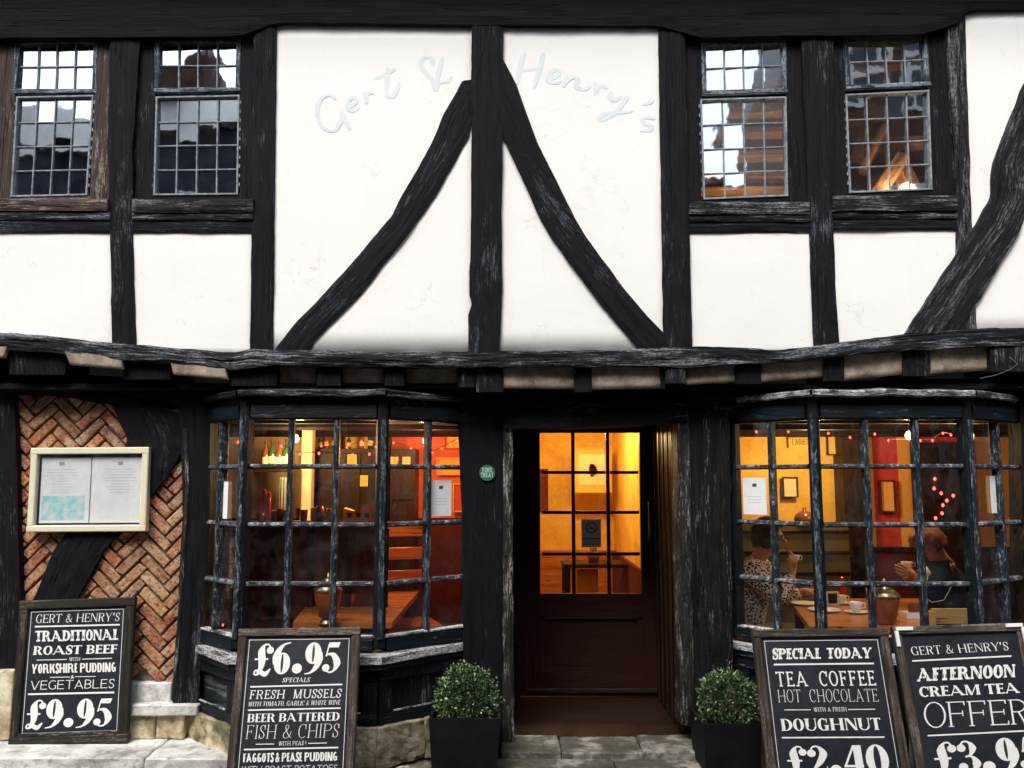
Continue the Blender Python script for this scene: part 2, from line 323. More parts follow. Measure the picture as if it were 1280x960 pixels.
def glass(name, refl, tint=(1, 1, 1), wob=0.05):
    """old window glass: a share of mirror reflection that grows at grazing angles, the rest clear, a slightly wavy face"""
    m = NM(name); tc = m.n('ShaderNodeTexCoord').outputs['Object']; a = m.noise(m.mapv(tc, (1, 1, 1)), 7, 2, 0.4)
    bp = m.n('ShaderNodeBump'); bp.inputs['Strength'].default_value = wob; bp.inputs['Distance'].default_value = 0.05; m.l(a, bp.inputs['Height'])
    gl = m.n('ShaderNodeBsdfGlossy'); gl.inputs['Roughness'].default_value = 0.02; gl.inputs[0].default_value = (0.8, 0.89, 1.0, 1); m.l(bp.outputs[0], gl.inputs['Normal'])
    tr = m.n('ShaderNodeBsdfTransparent'); tr.inputs[0].default_value = tint + (1,)
    lw = m.n('ShaderNodeLayerWeight'); lw.inputs['Blend'].default_value = 0.25
    f = m.math('ADD', m.math('MULTIPLY', lw.outputs['Fresnel'], 0.35), refl)
    cl = m.n('ShaderNodeClamp'); m.l(f, cl.inputs[0])
    mx = m.n('ShaderNodeMixShader'); m.l(cl.outputs[0], mx.inputs[0]); m.l(tr.outputs[0], mx.inputs[1]); m.l(gl.outputs[0], mx.inputs[2])
    df = m.n('ShaderNodeBsdfDiffuse'); df.inputs[0].default_value = (.6, .6, .58, 1)
    gr = m.ramp(m.noise(m.mapv(tc, (1, 1, 1)), 5, 7, .7), [(.45, 0.0), (.8, 0.03)]); m2 = m.n('ShaderNodeMixShader')
    m.l(gr, m2.inputs[0]); m.l(mx.outputs[0], m2.inputs[1]); m.l(df.outputs[0], m2.inputs[2])
    m.l(m2.outputs[0], m.out.inputs[0]); return m.mat
M['glass'] = glass('bay_glass', 0.02, wob=0.02)
M['glass_up'] = glass('upper_leaded_glass', 0.45, (0.85, 0.9, 0.95), 0.012)
M['glass_case'] = glass('case_glass', 0.02, wob=0.01)
def emit(name, col, st):
    m = NM(name); e = m.n('ShaderNodeEmission'); e.inputs[0].default_value = col + (1,); e.inputs[1].default_value = st
    m.l(e.outputs[0], m.out.inputs[0]); return m.mat
M['bulb_red'] = emit('lit_red_bulb', (1.0, 0.07, 0.05), 3.5)
M['bulb_warm'] = emit('lit_warm_bulb', (1.0, 0.72, 0.35), 8.0)

def lamp(parent, loc, power, col=(1.0, 0.66, 0.3), r=0.06):
    l = bpy.data.lights.new('lamp_light', 'POINT'); l.energy = power; l.color = col; l.shadow_soft_size = r
    o = bpy.data.objects.new('lamp_light', l); COL.objects.link(o); o.location = loc
    if parent: o.parent = parent; o.matrix_parent_inverse = wmat(parent).inverted()
    return o

# ------------------------------------------------------------------ old hand-hewn timber
def interp(pl, t):
    """point at relative arc length t of polyline"""
    L = [0]
    for a, b in zip(pl, pl[1:]): L.append(L[-1] + math.hypot(b[0]-a[0], b[1]-a[1]))
    s = t * L[-1]
    for i in range(len(pl) - 1):
        if s <= L[i+1] or i == len(pl) - 2:
            k = (s - L[i]) / max(L[i+1] - L[i], 1e-6)
            return (pl[i][0] + (pl[i+1][0]-pl[i][0]) * k, pl[i][1] + (pl[i+1][1]-pl[i][1]) * k)
def timber(name, A, B, Y, depth, mat, parent, n=None, wob=0.0035, relief=0.004, K=7, rnd_edge=0.007, label=None):
    """A and B: the two long edges of the timber as polylines in photo pixels, both running the same way, on the plane y=Y"""
    n = n or max(8, int(math.dist(A[0], A[-1]) / 7)); seed = rnd.random() * 100
    vs = []; uv = []; fs = []; run = 0; prev = None
    W = K + 2                                    # + one vertex deep behind at each edge
    for i in range(n + 1):
        t = i / n; a = P(*interp(A, t), Y); b = P(*interp(B, t), Y)
        c = (a + b) / 2
        if prev is not None: run += (c - prev).length
        prev = c.copy(); wv = (b - a); wl = max(wv.length, 1e-5); wn = wv / wl
        ea = noise.noise(Vector((run * 9, seed, 0))) * wob + noise.noise(Vector((run * 40, seed, 3))) * wob * 0.5
        eb = noise.noise(Vector((run * 9, seed, 7))) * wob + noise.noise(Vector((run * 40, seed, 11))) * wob * 0.5
        a2 = a + wn * ea; b2 = b + wn * eb
        for k in range(W):
            if k == 0: p = a2 + Vector((0, depth, 0)); uu = -0.03
            elif k == W - 1: p = b2 + Vector((0, depth, 0)); uu = wl + 0.03
            else:
                s = (k - 1) / (K - 1); p = a2.lerp(b2, s); uu = wl * s
                d = min(s, 1 - s) * wl
                p = p + Vector((0, rnd_edge * math.exp(-d / 0.008) if d < 0.05 else 0, 0))
                p.y += noise.noise(Vector((uu * 22 + seed, run * 2.2, 1))) * relief * 1.6 + noise.noise(Vector((uu * 60, run * 7 + seed, 5))) * relief
            vs.append(p); uv.append((uu + seed, run + seed))
    for i in range(n):
        for k in range(W - 1): fs.append((i*W+k, i*W+k+1, (i+1)*W+k+1, (i+1)*W+k))
    fs.append(tuple(range(W))); fs.append(tuple(n*W + k for k in range(W - 1, -1, -1)))
    fs += [(i*W, (i+1)*W, (i+1)*W+W-1, i*W+W-1) for i in range(n)]
    me = bpy.data.meshes.new(name); me.from_pydata([tuple(v) for v in vs], [], fs)
    uvl = me.uv_layers.new(name='UVMap')
    for li, l in enumerate(me.loops): uvl.data[li].uv = uv[l.vertex_index]
    me.materials.append(mat); fix_normals(me)
    o = mobj(name, me, parent)
    if label: o['label'] = label
    return o
def vtimber(name, lt, rt, lb, rb, v0, v1, Y, depth, mat, parent, **k):     # straight upright
    return timber(name, [(lt, v0), (lb, v1)], [(rt, v0), (rb, v1)], Y, depth, mat, parent, **k)
def panel(name, quad, Y, mat, parent, n=14, amp=0.004, thick=0.05):
    """slightly uneven sheet with thickness; quad = TL TR BR BL photo pixels"""
    tl, tr, br, bl = [P(q[0], q[1], Y) for q in quad]; vs = []; fs = []
    for j in range(n + 1):
        for i in range(n + 1):
            p = tl.lerp(tr, i / n).lerp(bl.lerp(br, i / n), j / n)
            p.y += noise.noise(Vector((p.x * 2.3, p.z * 2.3, 4))) * amp + noise.noise(Vector((p.x * 9, p.z * 9, 2))) * amp * 0.3
            vs.append(p)
    for j in range(n):
        for i in range(n): a = j*(n+1)+i; fs.append((a, a+n+1, a+n+2, a+1))
    b = len(vs); vs += [q + Vector((0, thick, 0)) for q in (tl, tr, br, bl)]
    fs += [(b, b+1, b+2, b+3), tuple([b+1, b] + list(range(0, n+1))), tuple([b+3, b+2] + list(range((n+1)*(n+1)-1, n*(n+1)-1, -1)))]
    fs += [tuple([b, b+3] + [j*(n+1) for j in range(n, -1, -1)]), tuple([b+2, b+1] + [j*(n+1)+n for j in range(n+1)])]
    o = mk(name, vs, fs, mat, parent); fix_normals(o.data)
    for p in o.data.polygons:
        if len(p.vertices) == 4: p.use_smooth = True
    return o

# ================================================================== the timber-framed house
house = empty('timber_framed_house', (0, 0, 0))
tag(house, 'black and white timber-framed pub front with a jettied upper floor and two bay windows', 'building')
YU = 0.0         # face of the upper timbers
# ---- upper plaster infills (each its own panel, 3 cm behind the timber face)
def infill(*quad): panel('plaster_panel', quad, YU + 0.012, M['plaster'], house)
infill((340, 20), (600, 20), (600, 446), (332, 446))
infill((615, 20), (834, 20), (838, 446), (615, 446))
infill((-40, 282), (145, 282), (148, 436), (-40, 428))
infill((158, 282), (322, 282), (318, 446), (160, 446))
infill((856, 284), (1020, 282), (1024, 444), (858, 446))
infill((1034, 280), (1205, 276), (1200, 425), (1042, 438))
infill((1200, 2), (1400, 2), (1400, 424), (1192, 426))
infill((-330, 10), (-62, 10), (-62, 430), (-335, 425))
infill((1440, 10), (1700, 10), (1700, 420), (1440, 420))

T = M['timber']; TW = M['timber_worn']
# ---- posts
timber('timber_post', [(590, 22), (589, 95), (589, 240), (588, 300), (586, 368), (590, 378), (585, 394), (585, 444)], [(629, 22), (629, 80), (628, 200), (627, 255), (628, 360), (626, 398), (623, 444)], YU - 0.02, 0.1, T, house)
vtimber('timber_post', 317, 345, 312, 340, 22, 440, YU - 0.012, 0.1, T, house, n=60)
vtimber('timber_post', 823, 856, 830, 866, 22, 442, YU - 0.012, 0.1, M['timber'], house, n=60, relief=0.007)
timber('timber_post', [(137, 22), (134, 180), (137, 300), (139, 432)], [(176, 22), (165, 180), (165, 300), (169, 432)], YU - 0.006, 0.1, T, house, n=60)
timber('timber_post', [(1001, 22), (1012, 270), (1014, 350), (1018, 436)], [(1042, 22), (1042, 270), (1045, 350), (1050, 434)], YU - 0.006, 0.1, T, house, n=60)
timber('timber_post', [(1184, 12), (1190, 120), (1196, 260), (1195, 418)], [(1207, 12), (1210, 120), (1215, 260), (1222, 416)], YU - 0.004, 0.1, M['timber_bleached'], house, n=60)
vtimber('timber_post', -70, -34, -74, -38, 22, 428, YU - 0.01, 0.1, T, house)
vtimber('timber_post', 1400, 1440, 1408, 1446, 12, 424, YU - 0.01, 0.1, T, house)
vtimber('timber_post', -370, -330, -374, -334, 22, 428, YU - 0.01, 0.1, T, house)
# ---- braces
timber('curved_brace', [(577, 101), (566, 122), (554, 143), (538, 181), (519, 215), (500, 248), (490, 269), (469, 293), (439.5, 328), (407, 364), (373, 399), (345, 433), (341, 441)], [(591, 99), (590, 150), (586, 170), (559, 218), (543, 246), (530, 264), (503, 301), (479, 330), (453, 365), (413, 405), (393, 426), (386, 440)], YU - 0.008, 0.09, T, house, n=80)
timber('curved_brace', [(624, 160), (629, 171), (652, 220), (661, 240), (676, 274), (690, 297), (708, 322), (734, 357), (763, 394), (797, 433), (802, 441)], [(625, 66), (631, 77), (646, 106), (660, 146), (673, 180), (689, 212), (704, 242), (718, 271), (734, 297), (758, 330), (785, 366), (806, 391), (843, 430), (850, 440)], YU - 0.018, 0.09, T, house, n=80)
timber('curved_brace', [(1330, 20), (1278, 112), (1244, 200), (1240, 248), (1222, 279), (1200, 312), (1165, 366), (1133, 416)], [(1420, 60), (1330, 180), (1290, 255), (1270, 300), (1245, 340), (1225, 376), (1200, 410), (1196, 418)], YU - 0.02, 0.1, M['timber_bleached'], house, n=60, relief=0.008, wob=0.007)
# ---- top rail under the shadow of the eaves, and the bressummer
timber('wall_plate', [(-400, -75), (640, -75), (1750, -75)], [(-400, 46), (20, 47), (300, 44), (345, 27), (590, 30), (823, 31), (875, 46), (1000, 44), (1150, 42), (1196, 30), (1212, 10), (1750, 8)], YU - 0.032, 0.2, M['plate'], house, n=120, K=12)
timber('bressummer', [(-400, 412), (-60, 414), (0, 415), (62, 419), (115, 427), (150, 429), (200, 433), (280, 440), (296, 440), (315, 435), (345, 437), (420, 438), (500, 440), (590, 439), (700, 438), (800, 436), (865, 433), (925, 434), (975, 437), (1015, 433), (1060, 427), (1130, 417), (1200, 411), (1280, 410), (1440, 414), (1750, 420)],
       [(-400, 436), (-60, 438), (0, 436), (60, 440), (115, 446), (150, 449), (200, 453), (250, 458), (290, 462), (345, 456), (430, 457), (590, 458), (700, 458), (800, 457), (865, 459), (925, 454), (975, 452), (1015, 449), (1060, 444), (1130, 438), (1200, 434), (1280, 431), (1440, 436), (1750, 440)], YU - 0.024, 0.12, TW, house, n=260, K=10, wob=0.006, relief=0.007)
# ---- the eaves above: soffit boards, fascia and roof slope
zt = Zof(-75, YU)
MB().box(-5.2, 5.6, -0.30, 0.25, zt, zt + 0.05).build('soffit_board', T, house)
MB().box(-5.2, 5.6, -0.33, -0.30, zt - 0.04, zt + 0.16).build('fascia_board', T, house)
m = MB(); m.add([(-5.3, -0.45, zt + 0.12), (5.7, -0.45, zt + 0.12), (5.7, 2.6, zt + 2.6), (-5.3, 2.6, zt + 2.6), (-5.3, -0.45, zt + 0.22), (5.7, -0.45, zt + 0.22), (5.7, 2.6, zt + 2.72), (-5.3, 2.6, zt + 2.72)], [(0, 3, 2, 1), (4, 5, 6, 7), (0, 1, 5, 4), (1, 2, 6, 5), (2, 3, 7, 6), (3, 0, 4, 7)])
M['tile'] = noisy('roof_tile_clay', (0.06, 0.03, 0.025), (0.14, 0.07, 0.05), 12, 0.85, 0.6)
m.build('roof', M['tile'], house)

# ---- upper windows
def up_window(full, top, bot, sillr, railr, frame_mat, top_mat, tilts, sl_mat, sky_hint=None):
    """full: TL TR BR BL of the hole between the posts; top/bot: glass rects (TL TR BR BL)"""
    Yf = YU + 0.03; Yg = YU + 0.055
    # casing: four timbers round the hole
    (a, b, c, d) = full; ix0, iy0, ix1, iy1 = top[0][0] - 8, top[0][1] - 7, top[1][0] + 8, 0
    fr = MB()
    def q(pts, y0, y1):
        p = [P(x, y, y0) for x, y in pts]
        fr.hexa([p[3], p[2], p[2] + Vector((0, y1-y0, 0)), p[3] + Vector((0, y1-y0, 0)), p[0], p[1], p[1] + Vector((0, y1-y0, 0)), p[0] + Vector((0, y1-y0, 0))],
                0, [(p_.x if abs(pts[1][0]-pts[0][0]) < abs(pts[3][1]-pts[0][1]) else p_.z, p_.z if abs(pts[1][0]-pts[0][0]) < abs(pts[3][1]-pts[0][1]) else p_.x) for p_ in (p[3], p[2], p[2], p[3], p[0], p[1], p[1], p[0])])
    B = bot
    q([(a[0], a[1]), (top[0][0]-4, top[0][1]-12), (B[3][0]-4, B[3][1]+9), (d[0], d[1])], Yf, Yf + 0.08)     # left
    q([(top[1][0]+4, top[1][1]-12), (b[0], b[1]), (c[0], c[1]), (B[2][0]+4, B[2][1]+9)], Yf, Yf + 0.08)     # right
    q([(a[0], a[1]-24), (b[0], b[1]-24), (top[1][0]+9, top[1][1]-9), (top[0][0]-9, top[0][1]-9)], Yf - 0.004, Yf + 0.08)
    q([(top[3][0]-4, top[3][1]+1), (top[2][0]+4, top[2][1]+1), (B[1][0]+4, B[1][1]-1), (B[0][0]-4, B[0][1]-1)], Yg + .006, Yf + 0.07)
    q([(B[3][0]-4, B[3][1]+1), (B[2][0]+4, B[2][1]+1), (B[2][0]+4, d[1]+6), (B[3][0]-4, d[1]+6)], Yg - .02, Yf + 0.07)
    win = fr.build('window', frame_mat, house)
    # drip mould over the frame
    p0, p1 = P(top[0][0]-8, top[0][1]-9, Yf - 0.02), P(top[1][0]+8, top[1][1]-9, Yf - 0.02)
    MB().bar(p0, p1, 0.035, 0.014).build('drip_moulding', M['lead'], win)
    for (quad, rows, nm, bw, mt) in ((top, 2, 'top_light', 0.030, top_mat), (bot, 4, 'casement', 0.011, M['lead'])):
        tl, tr, br, bl = [P(x, y, Yg - 0.012) for x, y in quad]
        f = MB(); o_ = 0.5 * bw
        for s0, s1, e in ((tl, tr, Vector((0, 0, 1))), (bl, br, Vector((0, 0, -1))), (tl, bl, Vector((-1, 0, 0))), (tr, br, Vector((1, 0, 0)))):
            dd = (s1 - s0).normalized() * (bw if abs(e.z) else 0)
            f.bar(s0 + e * o_ - dd, s1 + e * o_ + dd, bw if abs(e.x) else 0.03, bw if abs(e.z) else (0.03), up=(0, 0, 1) if abs(e.z) else (0, 1, 0))
        f.build(nm, mt, win)
        if rows == 4:      # saddle-bar pegs down both edges of the leaded casement
            pg = MB()
            for k in range(10):
                for s0, s1, sx in ((tl, bl, -1), (tr, br, 1)):
                    p = s0.lerp(s1, (k + 0.6) / 10.5) + Vector((sx * 0.017, -0.01, 0)); pg.box(p.x-0.0035, p.x+0.0035, p.y-0.003, p.y+0.01, p.z-0.010, p.z+0.010)
            tag(pg.build('glazing_peg', M['lead'], win), kind='stuff')
        for i in range(1, 4):
            g = [P(x, y, Yg - 0.008) for x, y in quad]
            p = g[0].lerp(g[1], i / 4); p2 = g[3].lerp(g[2], i / 4)
            MB().tube([p, p.lerp(p2, 0.33) + Vector((rnd.uniform(-.002, .002), 0, 0)), p.lerp(p2, 0.66) + Vector((rnd.uniform(-.002, .002), 0, 0)), p2], 0.0052, 6).build('glazing_bar', M['lead'], win)
        for j in range(1, rows):
            g = [P(x, y, Yg - 0.006) for x, y in quad]
            p = g[0].lerp(g[3], j / rows); p2 = g[1].lerp(g[2], j / rows)
            MB().tube([p, p.lerp(p2, 0.33) + Vector((0, 0, rnd.uniform(-.002, .002))), p.lerp(p2, 0.66) + Vector((0, 0, rnd.uniform(-.002, .002))), p2], 0.0052, 6).build('glazing_bar', M['lead'], win)
        g = [P(x, y, Yg) for x, y in quad]
        for j in range(rows):
            for i in range(4):
                def at(u_, v_): return g[0].lerp(g[1], u_).lerp(g[3].lerp(g[2], u_), v_)
                c4 = [at(i/4, (j+1)/rows), at((i+1)/4, (j+1)/rows), at((i+1)/4, j/rows), at(i/4, j/rows)]
                cen = sum(c4, Vector()) / 4
                base = tilts.get(nm, (0, 0)); ty = R(base[0]) + rnd.gauss(0, 1) * R(0.4); tx = R(base[1]) + rnd.gauss(0, 1) * R(0.45)
                # each old pane sits a little crooked in its lead
                off = [Vector((0, (p_.z - cen.z) * math.tan(tx) + (p_.x - cen.x) * math.tan(ty), 0)) for p_ in c4]
                c4 = [p_ + o2 for p_, o2 in zip(c4, off)]
                mk('pane', c4 + [p_ + Vector((0, 0.003, 0)) for p_ in c4], [(0, 1, 2, 3), (7, 6, 5, 4), (0, 4, 5, 1), (1, 5, 6, 2), (2, 6, 7, 3), (3, 7, 4, 0)], M['glass_up'], win)
    # sill board and the moulded rail under it
    s = sillr; a_, b_ = P(s[0], (s[2]+s[3])/2, YU-0.03), P(s[1], (s[2]+s[3])/2, YU-0.03)
    h = abs(Zof(s[2], YU-0.03) - Zof(s[3], YU-0.03))
    timber('window_sill', [(s[0], s[2]), (s[1], s[2])], [(s[0], s[3]), (s[1], s[3])], YU - 0.03, 0.12, sl_mat, house, n=40)
    r_ = railr
    timber('rail', [(r_[0], r_[2]), (r_[1], r_[2])], [(r_[0], (r_[2]*.6+r_[3]*.4)), (r_[1], (r_[2]*.6+r_[3]*.4))], YU - 0.016, 0.1, TW, house, n=40, wob=0.002)
    timber('rail', [(r_[0], (r_[2]*.6+r_[3]*.4)), (r_[1], (r_[2]*.6+r_[3]*.4))], [(r_[0], r_[3]), (r_[1], r_[3])], YU - 0.006, 0.1, M['timber'], house, n=40, wob=0.002)
    return win
up_window(((-36, 40), (137, 40), (136, 250), (-38, 250)), ((26, 56), (118, 54), (116, 112), (23, 112)), ((24, 124), (116, 122), (108, 243), (17, 245)),
          (-38, 134, 248, 263), (-38, 137, 264, 290), M['timber_brown'], M['upper_sash'], {'top_light': (0, 0), 'casement': (1.5, 0)}, M['timber_brown'])
up_window(((170, 40), (320, 40), (317, 250), (166, 250)), ((200, 54), (296, 54), (295, 110), (200, 111)), ((198, 124), (298, 122), (296, 242), (195, 243)),
          (165, 316, 248, 265), (165, 316, 265, 290), M['timber'], M['upper_sash'], {'top_light': (-1, 0.5), 'casement': (0, -1.5)}, M['timber_bleached'])
up_window(((852, 40), (1006, 40), (1012, 254), (860, 254)), ((882, 58), (976, 54), (977, 111), (883, 114)), ((877, 127), (980, 124), (982, 244), (881, 248)),
          (862, 1012, 252, 267), (862, 1013, 268, 290), M['timber'], M['upper_sash'], {'top_light': (-4, 0), 'casement': (-3.5, -1)}, TW)
up_window(((1036, 40), (1190, 38), (1196, 246), (1042, 248)), ((1059, 50), (1152, 47), (1156, 103), (1063, 107)), ((1058, 121), (1158, 116), (1162, 236), (1063, 240)),
          (1042, 1197, 244, 263), (1042, 1197, 264, 287), M['timber'], M['upper_sash'], {'top_light': (2, -2), 'casement': (3, -3)}, TW)

# ---- rooms behind the upper windows
zu = Zof(440, YU)
def room(name, x0, x1, y0, y1, z0, z1, wall, floor, ceil):
    fl = MB().box(x0, x1, y0, y1, z0 - 0.05, z0).build('floor', floor, house); tag(fl, kind='structure')
    ce = MB().box(x0, x1, y0, y1, z1, z1 + 0.04).build('ceiling', ceil, house); tag(ce, kind='structure')
    for (a, b, c, d) in ((x0-0.05, x0, y0, y1), (x1, x1+0.05, y0, y1), (x0, x1, y1, y1+0.05)):
        MB().box(a, b, c, d, z0, z1).build('inner_wall', wall, house)
room('upper', -3.6, -0.9, 0.14, 3.2, zu + 0.02, zt - 0.03, M['darkwood'], M['floorwood'], M['ceil'])
room('upper', 0.85, 3.4, 0.14, 3.2, zu + 0.02, zt - 0.03, M['darkwood'], M['floorwood'], M['ceil'])
# sawn roof timbers and stand-in slats lit by a lamp in the right-hand upper room
def beam_or_slat(px0, px1, Y, wpx=0.09, dY=0.0):
    a = P(*px0, Y); b = P(*px1, Y + dY); MB().bar(a, b, 0.09, wpx, up=(0, 0.2, 1)).build('timber_or_slat', M['beamwood'], house)
for a, b, Y, w_ in (((1040, 92), (1122, 78), 1.1, .1), ((1050, 152), (1110, 140), 1.2, .1), ((1108, 84), (1070, 200), 1.5, .09), ((1085, 182), (1165, 178), 1.25, .08),
                    ((1078, 215), (1106, 160), 0.9, .05), ((1120, 200), (1150, 260), 1.0, .14), ((1130, 70), (1170, 62), 1.3, .1), ((1095, 245), (1128, 196), 0.8, .09),
                    ((860, 142), (1000, 138), 1.0, .08), ((860, 168), (1000, 166), 1.0, .05), ((860, 196), (1000, 194), 1.0, .06), ((860, 222), (1000, 220), 1.0, .06), ((860, 240), (1000, 238), 0.9, .03), ((850, 100), (1000, 96), 1.2, .1)):  # level slats added to stand in for brick-coloured reflections, not roof timbers
    beam_or_slat(a, b, Y, w_)
MB().bar(P(170, 210, 1.3), P(310, 190, 1.6), .1, .1).build('timber_or_slat', M['beamwood'], house)
MB().bar(P(235, 250, 1.0), P(240, 215, 1.5), .04, .05).build('timber_or_slat', M['beamwood'], house)
MB().bar(P(40, 150, 1.5), P(70, 250, 1.0), .12, .1).build('timber_or_slat', M['beamwood'], house)
for lx, lv, Y, pw in ((1130, 150, 0.55, 9.0), (930, 180, 0.5, 4.5)):
    L = P(lx, lv, Y)
lp = tag(empty('pendant_lamp', P(1142, 262, 0.7)), 'lit bulb among sawn beams behind the right upper window', 'lamp')
MB().lathe(P(1142, 258, 0.7), [(0.0, -0.035), (0.022, -0.025), (0.03, 0), (0.022, 0.025), (0.0, 0.035)], 12).build('bulb', M['bulb_warm'], lp, True)
MB().tube([P(1142, 258, 0.7) + Vector((0, 0, 0.035)), P(1142, 258, 0.7) + Vector((0, 0.1, 1.3))], 0.004, 6).build('flex', M['darkink'], lp)
lamp(lp, P(1135, 240, 0.62), 22); lamp(lp, P(935, 262, 0.6), 14)  # second light has no bulb; added to brighten the slats

# ================================================================== jetty
def zz(v, Y): return Zof(v, Y)
YJ = 0.06
inf = [((80, 443), (152, 448), (153, 461), (88, 456)), ((212, 454), (280, 460), (284, 474), (217, 468)), ((-14, 432), (10, 436), (4, 447), (-14, 446)),
       ((628, 459), (717, 459), (718, 486), (628, 485)), ((738, 459), (824, 459), (826, 485), (740, 487)), ((857, 457), (920, 455), (918, 477), (857, 481)),
       ((952, 452), (1030, 450), (1028, 471), (950, 477)), ((1055, 444), (1128, 440), (1127, 468), (1055, 475)), ((1162, 438), (1238, 433), (1240, 462), (1164, 467)),
       ((345, 456), (395, 456), (395, 480), (345, 480)), ((425, 456), (480, 456), (480, 480), (425, 480)), ((505, 457), (576, 457), (576, 482), (505, 482))]
for k, q in enumerate(inf):
    y_ = -0.02 if k < 3 else (YJ - 0.02 if k not in (9, 10, 11) else YJ + 0.05)
    e = 3
    panel('soffit_infill', ((q[0][0], q[0][1]-6), (q[1][0], q[1][1]-6), q[2], q[3]), y_, M['plaster_dirty'], house, n=5, amp=0.012, thick=0.03)
# joist ends between the infills
for u0, u1, v0, v1, mt in ((153, 212, 446, 474, T), (284, 345, 458, 482, T), (395, 425, 455, 482, T), (480, 505, 455, 482, T), (572, 593, 458, 484, T), (594, 629, 457, 490, T), (717, 740, 457, 490, T), (825, 832, 457, 486, T), (832, 857, 457, 479, M['timber_bleached']),
                       (918, 952, 452, 480, T), (1029, 1056, 446, 476, T), (1127, 1163, 438, 470, T), (1239, 1300, 432, 464, TW), (10, 80, 438, 468, T), (-80, -12, 436, 462, T), (1300, 1360, 436, 466, T)):
    timber('floor_joist', [(u0, v0 - 4), (u0 + 1, v1)], [(u1, v0 - 4), (u1, v1)], YU + (0.028 if mt is T else -0.006), 0.3, mt, house, n=8)
# underside boards of the jetty and the ground-floor head beam
zj = 2.128
MB().box(-5.2, 5.6, 0.1, 0.5, zj + 0.0, zj + 0.03).build('soffit_board', T, house)
timber('head_beam', [(-420, 455), (100, 468), (300, 482), (590, 487), (900, 487), (1100, 475), (1800, 460)], [(-420, 498), (60, 494), (150, 508), (250, 512), (585, 531), (630, 533), (700, 531), (800, 527), (850, 524), (900, 524), (1300, 510), (1800, 520)], 0.235, 0.18, T, house, n=150, K=9)

# ================================================================== ground floor
# ---- posts left
timber('timber_post', [(-60, 460), (-64, 870)], [(16, 478), (20, 600), (24, 745), (28, 875)], 0.19, 0.12, M['timber'], house, n=40)
timber('timber_post', [(222, 478), (226, 560), (228, 640), (222, 760), (214, 885)], [(262, 478), (262, 640), (256, 760), (246, 890)], 0.20, 0.14, M['timber'], house, n=44)
timber('edge_strip', [(228, 535), (231, 600), (228, 660), (222, 760), (213, 875)], [(233, 535), (236, 600), (233, 660), (226, 760), (218, 875)], 0.188, 0.03, M['jamb'], house, n=40, K=4)
timber('curved_brace', [(128, 490), (142, 512), (158, 548), (150, 590), (100, 640), (65, 690), (34, 770)], [(236, 520), (232, 556), (212, 590), (185, 625), (150, 662), (128, 690), (84, 770)], 0.215, 0.1, T, house, n=50)
# ---- herringbone brick panel
bp = panel('brick_panel', ((-20, 470), (240, 470), (225, 862), (-20, 862)), 0.292, M['mortar'], house, n=30, amp=0.003)
c_ = 0.0667; nn = 3
bm_vars = []
for k in range(8):
    bm = bmesh.new(); bmesh.ops.create_cube(bm, size=1.0)
    bmesh.ops.scale(bm, vec=(nn * c_ - 0.013, 0.05, c_ - 0.014), verts=bm.verts)
    bmesh.ops.bevel(bm, geom=[e for e in bm.edges], offset=0.0045, segments=1, affect='EDGES')
    for v in bm.verts:
        v.co += Vector((noise.noise(v.co * 30 + Vector((k, 0, 0))) * 0.010, noise.noise(v.co * 24 + Vector((0, k, 3))) * 0.008, noise.noise(v.co * 30 + Vector((0, 5, k))) * 0.007))
    me = bpy.data.meshes.new('brick'); bm.to_mesh(me); bm.free(); me.materials.append(M['brick']); bm_vars.append(me)
x0b, z0b = Xof(43, 0.28), Zof(600, 0.28); nb = 0
ca = math.cos(R(45))
zlo, zhi = Zof(856, .28), Zof(484, .28); xlo = Xof(-4, .28, 650); xhi = Xof(236, .28, 650)
for j in range(-40, 40):
    for k in range(-12, 12):
        for vert in (0, 1):
            if not vert: gx, gy = j + 2*nn*k + nn/2, j + 0.5
            else: gx, gy = j + 0.5, j - 2*nn + 1 + 2*nn*k + nn/2
            X = (gx * ca - gy * ca) * c_ + x0b; Z = (gx * ca + gy * ca) * c_ + z0b
            if not (xlo < X < xhi and zlo + 0.01 < Z < zhi): continue
            if X > xhi - 0.05 - (zhi - Z) * 0.0 and Z < 0.5: pass
            o = mobj('brick', bm_vars[rnd.randrange(8)], bp); o.location = (X, 0.272 + rnd.uniform(-.004, .005), Z)
            o.rotation_euler = (rnd.uniform(-.02, .02), R(-45) if not vert else R(45), 0); o.rotation_euler.y += rnd.uniform(-.025, .025); nb += 1
